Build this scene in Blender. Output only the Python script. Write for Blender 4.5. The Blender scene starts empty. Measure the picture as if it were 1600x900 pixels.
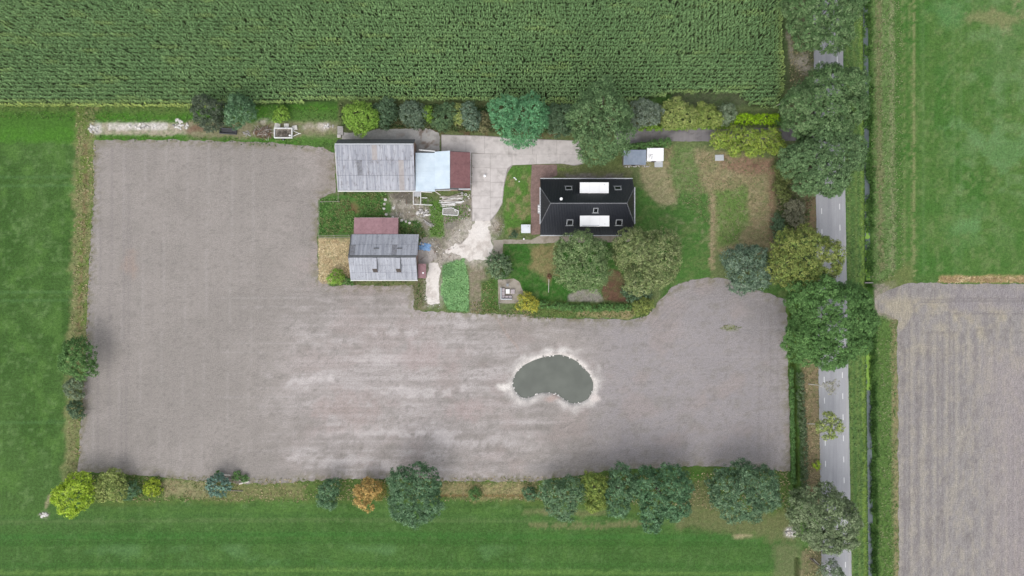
import bpy, bmesh, math, random
import numpy as np
from mathutils import Vector, Matrix

R = math.radians
rnd = random.Random(7)
scene = bpy.context.scene
COL = scene.collection

# ------------------------------------------------------------------ camera, sky, sun, exposure
S = 0.125          # metres of ground for one unit of the site plan
H = 139.0          # flying height
CW, CH = 800, 450  # plan unit under the camera

cam = bpy.data.cameras.new('camera')
cam.sensor_width = 36.0
cam.lens = 36.0 * H / (1600 * S)
cam.clip_start = 1.0
cam.clip_end = 5000.0
cam_o = bpy.data.objects.new('camera', cam)
cam_o.location = (0, 0, H)
COL.objects.link(cam_o)
scene.camera = cam_o

SUN_EL, SUN_AZ = 52.0, 200.0     # sun in the south-south-west behind thin cloud
world = bpy.data.worlds.new("World")
scene.world = world
world.use_nodes = True
wt = world.node_tree
bg = wt.nodes['Background']
sky = wt.nodes.new('ShaderNodeTexSky')
sky.sky_type = 'NISHITA'
sky.sun_disc = False
sky.sun_elevation = R(SUN_EL)
sky.sun_rotation = R(SUN_AZ)
sky.air_density = 1.0
sky.dust_density = 3.0
hs = wt.nodes.new('ShaderNodeHueSaturation')
hs.inputs['Saturation'].default_value = 0.30
wt.links.new(sky.outputs['Color'], hs.inputs['Color'])
wt.links.new(hs.outputs['Color'], bg.inputs['Color'])
bg.inputs['Strength'].default_value = 0.145

sun = bpy.data.lights.new('sun', 'SUN')
sun.energy = 0.5
sun.angle = R(95)
sun.color = (1.0, 0.96, 0.90)
sun_o = bpy.data.objects.new('sun', sun)
az, el = R(SUN_AZ), R(SUN_EL)
sdir = Vector((math.sin(az) * math.cos(el), math.cos(az) * math.cos(el), math.sin(el)))
sun_o.rotation_euler = (-sdir).to_track_quat('-Z', 'Y').to_euler()
sun_o.location = (0, -60, 90)
COL.objects.link(sun_o)

scene.view_settings.view_transform = 'Standard'
scene.view_settings.look = 'None'
scene.view_settings.exposure = 0.68
scene.view_settings.gamma = 1.0

# ------------------------------------------------------------------ helpers
KEXP = 1.15        # display value of a flat surface / its albedo
def lin1(c):
    c = c / 255.0
    return c / 12.92 if c <= 0.04045 else ((c + 0.055) / 1.055) ** 2.4
def C(r, g, b, k=KEXP):
    return np.array([lin1(r) / k, lin1(g) / k, lin1(b) / k])
def C4(r, g, b, k=KEXP):
    return tuple(float(v) for v in C(r, g, b, k)) + (1.0,)

def P(px, py, h=0.0):
    k = S * (H - h) / H
    return ((px - CW) * k, (CH - py) * k)
def P3(px, py, h=0.0, z=None):
    x, y = P(px, py, h)
    return Vector((x, y, h if z is None else z))

ORG = {}
def link(o, parent=None):
    COL.objects.link(o)
    if parent is not None:
        o.parent = parent
    return o
def tag(o, label=None, cat=None, group=None, kind=None):
    if label: o['label'] = label
    if cat: o['category'] = cat
    if group: o['group'] = group
    if kind: o['kind'] = kind
    return o
def thing(name, label, cat, loc, group=None):
    o = bpy.data.objects.new(name, None)
    o.empty_display_size = 0.3
    o.location = loc
    link(o)
    ORG[o.name] = Vector(loc)
    return tag(o, label, cat, group)
def origin(parent):
    return ORG.get(parent.name, Vector((0, 0, 0))) if parent is not None else Vector((0, 0, 0))

def mesh_np(name, V, F, mat=None, col=None, smooth=False):
    V = np.asarray(V, dtype=np.float32).reshape(-1, 3)
    F = np.asarray(F, dtype=np.int32)
    me = bpy.data.meshes.new(name)
    me.vertices.add(len(V))
    me.vertices.foreach_set('co', V.ravel())
    n, k = F.shape
    me.loops.add(n * k)
    me.loops.foreach_set('vertex_index', F.ravel())
    me.polygons.add(n)
    me.polygons.foreach_set('loop_start', np.arange(0, n * k, k, dtype=np.int32))
    if smooth:
        me.polygons.foreach_set('use_smooth', np.ones(n, dtype=bool))
    me.update(calc_edges=True)
    if col is not None:
        a = me.attributes.new('Col', 'FLOAT_COLOR', 'POINT')
        c4 = np.ones((len(V), 4), dtype=np.float32)
        c4[:, :3] = col
        a.data.foreach_set('color', c4.ravel())
    if mat is not None:
        me.materials.append(mat)
    return me
def obj_np(name, V, F, mat, parent=None, col=None, smooth=False, origin_at=None):
    og = origin(parent) if origin_at is None else Vector(origin_at)
    V = np.asarray(V, dtype=np.float64).reshape(-1, 3) - np.array(og)
    o = bpy.data.objects.new(name, mesh_np(name, V, F, mat, col, smooth))
    link(o, parent)
    if parent is None and origin_at is not None:
        o.location = og
    ORG[o.name] = og
    return o

class MB:
    """collects shapes in world metres, then links them as one mesh object"""
    def __init__(self):
        self.v, self.f = [], []
    def add(self, vs, fs):
        b = len(self.v)
        self.v += [tuple(v) for v in vs]
        self.f += [tuple(i + b for i in f) for f in fs]
        return self
    def box(self, c, s, rz=0.0, rx=0.0):
        hx, hy, hz = s[0] / 2, s[1] / 2, s[2] / 2
        m = Matrix.Translation(c) @ Matrix.Rotation(rz, 4, 'Z') @ Matrix.Rotation(rx, 4, 'X')
        vs = [m @ Vector((x, y, z)) for z in (-hz, hz) for x, y in ((-hx, -hy), (hx, -hy), (hx, hy), (-hx, hy))]
        return self.add(vs, [(3, 2, 1, 0), (4, 5, 6, 7), (0, 1, 5, 4), (1, 2, 6, 5), (2, 3, 7, 6), (3, 0, 4, 7)])
    def prism(self, pts, z0, z1):
        n = len(pts)
        vs = [(p[0], p[1], z0) for p in pts] + [(p[0], p[1], z1) for p in pts]
        fs = [tuple(range(n - 1, -1, -1)), tuple(range(n, 2 * n))]
        fs += [(i, (i + 1) % n, n + (i + 1) % n, n + i) for i in range(n)]
        return self.add(vs, fs)
    def slab(self, pts, t):
        """a polygon in space given thickness t downward"""
        n = len(pts)
        vs = [tuple(p) for p in pts] + [(p[0], p[1], p[2] - t) for p in pts]
        fs = [tuple(range(n)), tuple(range(2 * n - 1, n - 1, -1))]
        fs += [(i, n + i, n + (i + 1) % n, (i + 1) % n) for i in range(n)]
        return self.add(vs, fs)
    def tube(self, pts, rad, seg=7):
        pts = [Vector(p) for p in pts]
        rad = rad if isinstance(rad, (list, tuple)) else [rad] * len(pts)
        rings = []
        for i, p in enumerate(pts):
            d = (pts[min(i + 1, len(pts) - 1)] - pts[max(i - 1, 0)]).normalized()
            u = d.orthogonal().normalized(); w = d.cross(u)
            rings.append([p + (u * math.cos(a) + w * math.sin(a)) * rad[i] for a in [2 * math.pi * k / seg for k in range(seg)]])
        vs = [v for r in rings for v in r]
        fs = []
        for i in range(len(pts) - 1):
            for k in range(seg):
                a, b = i * seg + k, i * seg + (k + 1) % seg
                fs.append((a, b, b + seg, a + seg))
        fs.append(tuple(range(seg - 1, -1, -1)))
        fs.append(tuple(range((len(pts) - 1) * seg, len(pts) * seg)))
        return self.add(vs, fs)
    def mesh(self, name, mat, og=Vector((0, 0, 0))):
        me = bpy.data.meshes.new(name)
        me.from_pydata([(v[0] - og[0], v[1] - og[1], v[2] - og[2]) for v in self.v], [], self.f)
        me.update()
        bm = bmesh.new(); bm.from_mesh(me)
        bmesh.ops.recalc_face_normals(bm, faces=bm.faces)
        bm.to_mesh(me); bm.free()
        me.materials.append(mat)
        return me
    def build(self, name, mat, parent=None, origin_at=None, bevel=0.0):
        og = origin(parent) if origin_at is None else Vector(origin_at)
        o = bpy.data.objects.new(name, self.mesh(name, mat, og))
        link(o, parent)
        if parent is None and origin_at is not None:
            o.location = og
        ORG[o.name] = og
        if bevel:
            m = o.modifiers.new('bevel', 'BEVEL'); m.width = bevel; m.segments = 1
        return o
def inst(name, me, M, parent):
    """a piece that shares mesh data, placed by a world matrix"""
    o = bpy.data.objects.new(name, me)
    link(o, parent)
    o.matrix_local = Matrix.Translation(-origin(parent)) @ M
    return o
def copy_tree(o, parent=None):
    c = o.copy(); COL.objects.link(c)
    if parent is not None: c.parent = parent
    for ch in list(o.children): copy_tree(ch, c)
    return c

# value noise
_T = [np.random.RandomState(100 + i).rand(256, 256) for i in range(8)]
def vnoise(x, y, s=0):
    T = _T[s % 8]
    xi = np.floor(x).astype(np.int64); yi = np.floor(y).astype(np.int64)
    fx = x - xi; fy = y - yi
    fx = fx * fx * (3 - 2 * fx); fy = fy * fy * (3 - 2 * fy)
    a = T[xi & 255, yi & 255]; b = T[(xi + 1) & 255, yi & 255]
    c = T[xi & 255, (yi + 1) & 255]; d = T[(xi + 1) & 255, (yi + 1) & 255]
    return (a * (1 - fx) + b * fx) * (1 - fy) + (c * (1 - fx) + d * fx) * fy
def fbm(x, y, s=0, octv=4):
    t, a, w = 0.0, 0.5, 0.0
    for i in range(octv):
        t = t + a * vnoise(x + 17.3 * i, y + 9.1 * i, s + i); w += a
        x = x * 2.03; y = y * 2.03; a *= 0.55
    return t / w
def sstep(e0, e1, x):
    t = np.clip((x - e0) / (e1 - e0), 0, 1)
    return t * t * (3 - 2 * t)
def sdf(poly, x, y):
    """signed distance, positive inside"""
    poly = np.asarray(poly, float)
    d2 = np.full(x.shape, 1e12); ins = np.zeros(x.shape, bool)
    n = len(poly)
    for i in range(n):
        ax, ay = poly[i]; bx, by = poly[(i + 1) % n]
        ex, ey = bx - ax, by - ay
        t = np.clip(((x - ax) * ex + (y - ay) * ey) / max(ex * ex + ey * ey, 1e-9), 0, 1)
        d2 = np.minimum(d2, (x - ax - t * ex) ** 2 + (y - ay - t * ey) ** 2)
        if ay != by:
            ins ^= ((ay > y) != (by > y)) & (x < ex * (y - ay) / (by - ay) + ax)
    d = np.sqrt(d2)
    return np.where(ins, d, -d)
def dline(pts, x, y):
    d2 = np.full(x.shape, 1e12)
    for (ax, ay), (bx, by) in zip(pts[:-1], pts[1:]):
        ex, ey = bx - ax, by - ay
        t = np.clip(((x - ax) * ex + (y - ay) * ey) / max(ex * ex + ey * ey, 1e-9), 0, 1)
        d2 = np.minimum(d2, (x - ax - t * ex) ** 2 + (y - ay - t * ey) ** 2)
    return np.sqrt(d2)

# ------------------------------------------------------------------ materials
def new_mat(name):
    m = bpy.data.materials.new(name); m.use_nodes = True
    nt = m.node_tree
    return m, nt, nt.nodes['Principled BSDF']
def nd(nt, typ, **kw):
    n = nt.nodes.new(typ)
    for k, v in kw.items():
        if k in n.inputs: n.inputs[k].default_value = v
        else: setattr(n, k, v)
    return n
def mixc(nt, a, b, f, mode='MIX'):
    n = nt.nodes.new('ShaderNodeMix'); n.data_type = 'RGBA'; n.blend_type = mode
    for idx, v in ((6, a), (7, b), (0, f)):
        if hasattr(v, 'node'): nt.links.new(v, n.inputs[idx])
        else: n.inputs[idx].default_value = v
    return n.outputs[2]
def maprange(nt, v, a, b, c, d):
    n = nt.nodes.new('ShaderNodeMapRange')
    nt.links.new(v, n.inputs[0])
    for i, q in enumerate((a, b, c, d)): n.inputs[i + 1].default_value = q
    return n.outputs[0]
def noise(nt, scale, detail=4.0, rough=0.6, vec=None, stretch=None):
    n = nd(nt, 'ShaderNodeTexNoise')
    n.inputs['Scale'].default_value = scale
    n.inputs['Detail'].default_value = detail
    n.inputs['Roughness'].default_value = rough
    if vec is None:
        vec = nd(nt, 'ShaderNodeNewGeometry').outputs['Position']
    if stretch:
        mp = nd(nt, 'ShaderNodeVectorMath', operation='MULTIPLY')
        nt.links.new(vec, mp.inputs[0]); mp.inputs[1].default_value = stretch
        vec = mp.outputs[0]
    nt.links.new(vec, n.inputs['Vector'])
    return n.outputs['Fac']
def bump(nt, bsdf, h, strength=0.5, dist=0.1):
    b = nd(nt, 'ShaderNodeBump')
    b.inputs['Strength'].default_value = strength; b.inputs['Distance'].default_value = dist
    nt.links.new(h, b.inputs['Height']); nt.links.new(b.outputs[0], bsdf.inputs['Normal'])
def val_mul(nt, colour, fac_sock):
    """colour * grey value"""
    n = nd(nt, 'ShaderNodeVectorMath', operation='SCALE')
    nt.links.new(colour, n.inputs[0]); nt.links.new(fac_sock, n.inputs['Scale'])
    return n.outputs[0]

def mat_land(name, scale, lo, hi, scale2=None, lo2=1, hi2=1, stretch=None, rough=0.95, bmp=0.6, bd=0.15, speck=0.0):
    m, nt, b = new_mat(name)
    at = nd(nt, 'ShaderNodeAttribute'); at.attribute_name = 'Col'
    n1 = noise(nt, scale, 5, 0.65, stretch=stretch)
    c = val_mul(nt, at.outputs['Color'], maprange(nt, n1, 0.3, 0.7, lo, hi))
    if scale2:
        n2 = noise(nt, scale2, 3, 0.6)
        c = val_mul(nt, c, maprange(nt, n2, 0.32, 0.68, lo2, hi2))
    if speck:
        n3 = noise(nt, 1.7, 4, 0.7)
        c = val_mul(nt, c, maprange(nt, n3, 0.60, 0.72, 1.0, 1.0 - speck))
    nt.links.new(c, b.inputs['Base Color'])
    b.inputs['Roughness'].default_value = rough
    b.inputs['Specular IOR Level'].default_value = 0.15
    bump(nt, b, n1, bmp, bd)
    return m
M_GRASS = mat_land('grass_ground', 1.9, 0.70, 1.30, 5.5, 0.72, 1.30)
M_SOIL = mat_land('tilled_soil', 2.2, 0.90, 1.10, 5.0, 0.80, 1.17, stretch=(0.7, 1.3, 1), bmp=0.5, bd=0.06, speck=0.22)
M_STUB = mat_land('stubble_soil', 1.5, 0.80, 1.2, 4.5, 0.74, 1.24, stretch=(2.4, 0.6, 1), bmp=0.6, bd=0.08)
M_SAND = mat_land('sandy_ground', 3.0, 0.9, 1.1, 9.0, 0.9, 1.1, bmp=0.3, bd=0.05)

def mat_leaf():
    m, nt, b = new_mat('foliage')
    at = nd(nt, 'ShaderNodeAttribute'); at.attribute_name = 'Col'
    nt.links.new(at.outputs['Color'], b.inputs['Base Color'])
    b.inputs['Roughness'].default_value = 0.65
    b.inputs['Specular IOR Level'].default_value = 0.18
    return m
M_LEAF = mat_leaf()

def mat_var(name, c1, c2, scale=3.0, rough=0.8, spec=0.3, obj_var=0.0, stain=None, stain_scale=1.2, stain_at=(0.5, 0.7), stretch=None, metal=0.0, bmp=0.2, bd=0.02, st2=None):
    m, nt, b = new_mat(name)
    n = noise(nt, scale, 5, 0.6, stretch=stretch)
    c = mixc(nt, c1, c2, maprange(nt, n, 0.3, 0.7, 0, 1))
    if stain is not None:
        n2 = noise(nt, stain_scale, 6, 0.65, stretch=st2 or stretch)
        c = mixc(nt, c, stain, maprange(nt, n2, stain_at[0], stain_at[1], 0, 0.85))
    if obj_var:
        oi = nd(nt, 'ShaderNodeObjectInfo')
        c = val_mul(nt, c, maprange(nt, oi.outputs['Random'], 0, 1, 1 - obj_var, 1 + obj_var))
    nt.links.new(c, b.inputs['Base Color'])
    b.inputs['Roughness'].default_value = rough
    b.inputs['Specular IOR Level'].default_value = spec
    b.inputs['Metallic'].default_value = metal
    bump(nt, b, n, bmp, bd)
    return m
M_BARK = mat_var('bark', (0.09, 0.075, 0.06, 1), (0.16, 0.14, 0.115, 1), 4, 0.95)
M_PALEBARK = mat_var('pale_bark', (0.45, 0.43, 0.39, 1), (0.6, 0.58, 0.53, 1), 6, 0.9)
M_ASB = mat_var('fibre_cement', C4(146, 149, 158), C4(196, 197, 203), 2.6, 0.9, 0.2, 0.05, C4(112, 108, 106), 1.4, (0.53, 0.74), (1.3, 0.07, 0.1), st2=(1.4, 0.7, 1))  # stretched noise paints the corrugation's light and dark lines into the colour
M_ASB2 = mat_var('fibre_cement_clean', C4(152, 155, 163), C4(190, 192, 199), 2.4, 0.9, 0.2, 0.06, C4(122, 121, 122), 2.6, (0.54, 0.74), (1.3, 0.09, 0.1), st2=(1.4, 1, 1))  # light and dark of the ribs painted as long stripes here too
M_DARKROOF = mat_var('bitumen_felt', C4(82, 84, 86), C4(106, 108, 109), 2, 0.9)
M_BLUE = mat_var('pale_blue_sheet', C4(196, 212, 224), C4(214, 227, 236), 0.8, 0.5, 0.4, 0.03)
M_RED = mat_var('faded_red_sheet', C4(128, 92, 94), C4(148, 110, 110), 2.0, 0.85, 0.2, 0.06, C4(105, 82, 84), 1.5, (0.55, 0.8))
M_RED2 = mat_var('washed_red_sheet', C4(150, 118, 122), C4(172, 138, 142), 2.0, 0.85, 0.2, 0.06, C4(130, 104, 106), 1.8, (0.55, 0.8))
M_TILE = mat_var('black_glazed_tile', (0.010, 0.0115, 0.017, 1), (0.018, 0.020, 0.028, 1), 3, 0.34, 0.5)
M_RIDGE = mat_var('ridge_cap', (0.10, 0.103, 0.112, 1), (0.16, 0.163, 0.172, 1), 3, 0.6)
M_WHITE = mat_var('white_membrane', (0.80, 0.80, 0.80, 1), (0.86, 0.86, 0.86, 1), 1, 0.6)
M_WPAINT = mat_var('white_paint', (0.66, 0.66, 0.65, 1), (0.76, 0.76, 0.75, 1), 5, 0.6, stain=(0.42, 0.40, 0.36, 1), stain_scale=2.0, stain_at=(0.62, 0.85))
M_ZINC = mat_var('zinc_gutter', (0.48, 0.5, 0.52, 1), (0.6, 0.62, 0.64, 1), 4, 0.5)
M_GFRAME = mat_var('grey_window_frame', (0.24, 0.25, 0.26, 1), (0.32, 0.33, 0.34, 1), 4, 0.5)
M_GLASS = mat_var('dark_glass', (0.008, 0.009, 0.011, 1), (0.015, 0.016, 0.018, 1), 2, 0.08, 0.5, bmp=0)
M_BRICKW = None
M_TIMBER = mat_var('weathered_timber', (0.20, 0.18, 0.155, 1), (0.32, 0.29, 0.25, 1), 3, 0.9, 0.2, 0.1, stretch=(1, 4, 1))
M_PALEWOOD = mat_var('pale_timber', (0.48, 0.45, 0.41, 1), (0.64, 0.61, 0.57, 1), 3, 0.85, 0.2, 0.1)
M_DKWOOD = mat_var('dark_timber', (0.06, 0.05, 0.045, 1), (0.10, 0.085, 0.075, 1), 3, 0.9)
M_CONC = mat_var('concrete', C4(194, 187, 183), C4(214, 207, 203), 0.9, 0.92, 0.2, 0.03, C4(150, 144, 139), 0.6, (0.52, 0.78), bmp=0.15)
M_STONE = mat_var('pale_stone', (0.48, 0.46, 0.43, 1), (0.70, 0.68, 0.65, 1), 5, 0.9, 0.2, 0.2)
M_DSTONE = mat_var('grey_stone', (0.22, 0.21, 0.20, 1), (0.42, 0.40, 0.38, 1), 5, 0.9, 0.2, 0.3)
M_RUBBER = mat_var('black_rubber', (0.02, 0.02, 0.02, 1), (0.035, 0.035, 0.035, 1), 5, 0.8)
M_GREYFAB = mat_var('grey_cushion', (0.30, 0.295, 0.29, 1), (0.36, 0.355, 0.35, 1), 8, 0.95)
M_LGREY = mat_var('light_grey_metal', (0.42, 0.44, 0.46, 1), (0.5, 0.52, 0.54, 1), 4, 0.6)
M_SHEDROOF = mat_var('blue_grey_sheet', C4(122, 134, 150), C4(142, 152, 166), 1.5, 0.6, 0.4, 0.06)
M_TARP = mat_var('blue_tarpaulin', (0.16, 0.32, 0.58, 1), (0.26, 0.42, 0.66, 1), 4, 0.5, 0.4, bmp=0.6, bd=0.05)
M_LINE = mat_var('road_paint', (0.62, 0.62, 0.61, 1), (0.78, 0.78, 0.77, 1), 9, 0.7)
M_ASPH = None
def mat_brick(name, c1, c2, mortar, w=0.22, h=0.07, stand=False):
    m, nt, b = new_mat(name)
    tc = nd(nt, 'ShaderNodeNewGeometry').outputs['Position']
    if stand:
        sx = nd(nt, 'ShaderNodeSeparateXYZ'); nt.links.new(tc, sx.inputs[0])
        ad = nd(nt, 'ShaderNodeMath', operation='ADD'); nt.links.new(sx.outputs[0], ad.inputs[0]); nt.links.new(sx.outputs[1], ad.inputs[1])
        cx = nd(nt, 'ShaderNodeCombineXYZ'); nt.links.new(ad.outputs[0], cx.inputs[0]); nt.links.new(sx.outputs[2], cx.inputs[1])
        tc = cx.outputs[0]
    br = nd(nt, 'ShaderNodeTexBrick')
    nt.links.new(tc, br.inputs['Vector'])
    br.inputs['Color1'].default_value = c1; br.inputs['Color2'].default_value = c2; br.inputs['Mortar'].default_value = mortar
    br.inputs['Scale'].default_value = 1.0; br.inputs['Brick Width'].default_value = w; br.inputs['Row Height'].default_value = h
    br.inputs['Mortar Size'].default_value = 0.010
    n = noise(nt, 1.3, 5, 0.6)
    c = val_mul(nt, br.outputs['Color'], maprange(nt, n, 0.3, 0.7, 0.8, 1.2))
    nt.links.new(c, b.inputs['Base Color'])
    b.inputs['Roughness'].default_value = 0.9
    bump(nt, b, br.outputs['Fac'], -0.3, 0.01)
    return m
M_PAVER = mat_brick('red_clinker_paving', C4(132, 108, 102), C4(152, 124, 117), C4(120, 108, 100), 0.22, 0.11)
M_BRICKW = mat_brick('brick_wall', (0.24, 0.12, 0.085, 1), (0.30, 0.16, 0.11, 1), (0.35, 0.33, 0.30, 1), 0.22, 0.07, True)
# ------------------------------------------------------------------ the lie of the land
def axis(lo, hi, step, fine):
    """lattice lines in metres; fine = [(a, b, step)]"""
    out = [lo]; x = lo
    while x < hi:
        st = step
        for a, b, s in fine:
            if a <= x < b: st = min(st, s)
        x += st; out.append(x)
    return out
def mx(px): return (px - CW) * S
def my(py): return (CH - py) * S
XS = np.array([-2500, -900, -350, -180] + axis(-108, 108, 0.46, [(mx(1237), mx(1256), 0.18), (mx(1338), mx(1376), 0.3), (mx(490), mx(880), 0.27), (mx(780), mx(950), 0.3)]) + [180, 350, 900, 2500])
YS = np.array([-2500, -900, -350, -150] + axis(-64, 64, 0.46, [(my(492), my(205), 0.27), (my(650), my(535), 0.3)]) + [150, 350, 900, 2500])

POND = [(807, 582), (818, 571), (833, 563.5), (849, 558), (862, 555.5), (875, 554), (889, 558), (902, 565), (912.6, 575), (922, 585), (927.5, 598), (926.8, 612), (919, 624), (908, 629.6), (898, 631.5), (890, 630), (882, 625), (874, 619.5), (867, 616), (858, 614), (847, 614), (839, 616.5), (832, 620.5), (824, 623), (815, 621.5), (805, 613), (800, 601), (802, 592)]
PONDW = np.array([P(*p) for p in POND])
# ditch by the road (two lengths with a field crossing between) and the narrow dry ditch by the hedge
def ditch_x(y):            # metres
    return mx(1357.5) + (my(200) - y) * 0.0095
def zland(X, Y):
    Z = np.zeros(X.shape)
    near = (X > mx(1320)) & (X < mx(1400)) & (np.abs(Y) < 2600)
    u = (X - ditch_x(np.clip(Y, -80, 80))) / 1.15
    gap = sstep(my(492), my(488), Y) * sstep(my(446), my(450), Y)
    Z -= np.where(near, 1.05 * np.exp(-u * u), 0) * (1 - gap)
    xc = mx(1242.5) + (my(660) - Y) * 0.018
    u2 = (X - xc) / 0.46
    along = sstep(my(480), my(488), Y) * 0 + ((Y < my(470)) & (Y > my(775))) + ((Y < my(870)))
    Z -= np.where(np.abs(u2) < 4, 1.5 * np.exp(-u2 ** 4), 0) * along
    box = (X > mx(770)) & (X < mx(960)) & (Y < my(520)) & (Y > my(670))
    if box.any():
        d = np.full(X.shape, -9.0)
        d[box] = sdf(PONDW, X[box], Y[box])
        Z -= 0.8 * sstep(0, 1, (d + 0.55) / 1.1)
    return Z

class Paint:
    """albedo of a land sheet, worked out per lattice point from the site plan"""
    def __init__(s, X, Y):
        s.px = X / S + CW; s.py = CH - Y / S
        s.px = np.clip(s.px, -400, 2000); s.py = np.clip(s.py, -400, 1400)
        s.c = np.zeros(X.shape + (3,))
        s.n = fbm(s.px / 14, s.py / 14, 1, 4) - 0.5
        s.nf = fbm(s.px / 4, s.py / 4, 3, 3) - 0.5
        s.mott = 0.42 * sstep(0.45, 0.75, fbm(s.px / 4.5, s.py / 4.5, 6, 4))
    def mixm(s, m, c, ):
        s.c += (np.array(c) - s.c) * np.clip(m, 0, 1)[..., None]
    def fill(s, c): s.c[:] = c; return s
    def area(s, poly, c, soft=4, amt=1.0, rag=6):
        a = np.asarray(poly, float)
        lo, hi = a.min(0) - soft - rag - 8, a.max(0) + soft + rag + 8
        b = (s.px > lo[0]) & (s.px < hi[0]) & (s.py > lo[1]) & (s.py < hi[1])
        if not b.any(): return s
        d = sdf(a, s.px[b], s.py[b]) + rag * 2 * s.n[b] + rag * s.nf[b]
        m = sstep(-soft, soft, d) * amt * (1 - s.mott[b])
        s.c[b] += (np.array(c) - s.c[b]) * m[:, None]
        return s
    def rect(s, x0, y0, x1, y1, c, soft=4, amt=1.0, rag=6):
        return s.area([(x0, y0), (x1, y0), (x1, y1), (x0, y1)], c, soft, amt, rag)
    def blob(s, cx, cy, rx, ry, c, amt=1.0, rag=0.8):
        d = np.sqrt(((s.px - cx) / rx) ** 2 + ((s.py - cy) / ry) ** 2) + rag * s.n * 2 + 0.5 * rag * s.nf
        s.mixm((1 - sstep(0.25, 1.1, d)) * amt, c); return s
    def line(s, pts, w, c, amt=1.0, rag=1.5):
        d = dline(pts, s.px, s.py) + rag * s.nf * 2
        s.mixm((1 - sstep(w * 0.4, w, d)) * amt, c); return s
    def noise(s, sx, sy, c, lo, hi, amt, seed=5, mask=None):
        n = fbm(s.px / sx, s.py / sy, seed, 4)
        m = sstep(lo, hi, n) * amt
        if mask is not None: m = m * mask
        s.mixm(m, c); return s

def sheet(name, poly, lift, colour, mat, edge=0.25, kind='structure', label=None, cat=None, parent=None, z_fn=None, efreq=1.1):
    if poly is None:
        i0, i1, j0, j1 = 0, len(XS), 0, len(YS)
    else:
        pw = np.array([P(*p) for p in poly])
        lo, hi = pw.min(0) - 1.5, pw.max(0) + 1.5
        i0, i1 = np.searchsorted(XS, lo[0]), np.searchsorted(XS, hi[0])
        j0, j1 = np.searchsorted(YS, lo[1]), np.searchsorted(YS, hi[1])
    X, Y = np.meshgrid(XS[i0:i1], YS[j0:j1])
    ny, nx = X.shape
    idx = np.arange(nx * ny).reshape(ny, nx)
    quads = np.stack([idx[:-1, :-1], idx[:-1, 1:], idx[1:, 1:], idx[1:, :-1]], -1).reshape(-1, 4)
    if poly is not None:
        d = sdf(pw, X, Y) + edge * 2.0 * (fbm(X * efreq, Y * efreq, 2, 3) - 0.5)
        df = d.ravel()
        keep = df[quads].mean(1) > 0
        gy, gx = np.gradient(d, YS[j0:j1], XS[i0:i1])
        used = np.zeros(nx * ny, bool); used[quads[keep].ravel()] = True
        drop = np.zeros(nx * ny, bool); drop[quads[~keep].ravel()] = True
        b = (used & drop).reshape(ny, nx)
        g2 = np.maximum(gx * gx + gy * gy, 0.3)
        sx = np.clip(-d * gx / g2, -0.22, 0.22); sy = np.clip(-d * gy / g2, -0.22, 0.22)
        X = np.where(b, X + sx, X); Y = np.where(b, Y + sy, Y)
        quads = quads[keep]
    else:
        used = np.ones(nx * ny, bool); d = np.full(X.shape, 50.0)
    Z = (zland(X, Y) if z_fn is None else z_fn(X, Y)) + lift
    col = colour(Paint(X, Y), d).c.reshape(-1, 3) if colour else None
    re = np.full(nx * ny, -1); re[used] = np.arange(used.sum())
    V = np.stack([X, Y, Z], -1).reshape(-1, 3)[used]
    o = obj_np(name, V, re[quads], mat, parent, None if col is None else np.clip(col[used], 0.004, 0.9), smooth=True)
    return tag(o, label, cat, None, kind)

MAIZE = [(-60, -60), (1224, -60), (1226, 60), (1226, 138), (1214, 168), (1170, 167), (1150, 149), (1060, 145), (1030, 152), (985, 158), (900, 162), (700, 157), (520, 156), (420, 164), (300, 166), (-60, 164)]

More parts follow.
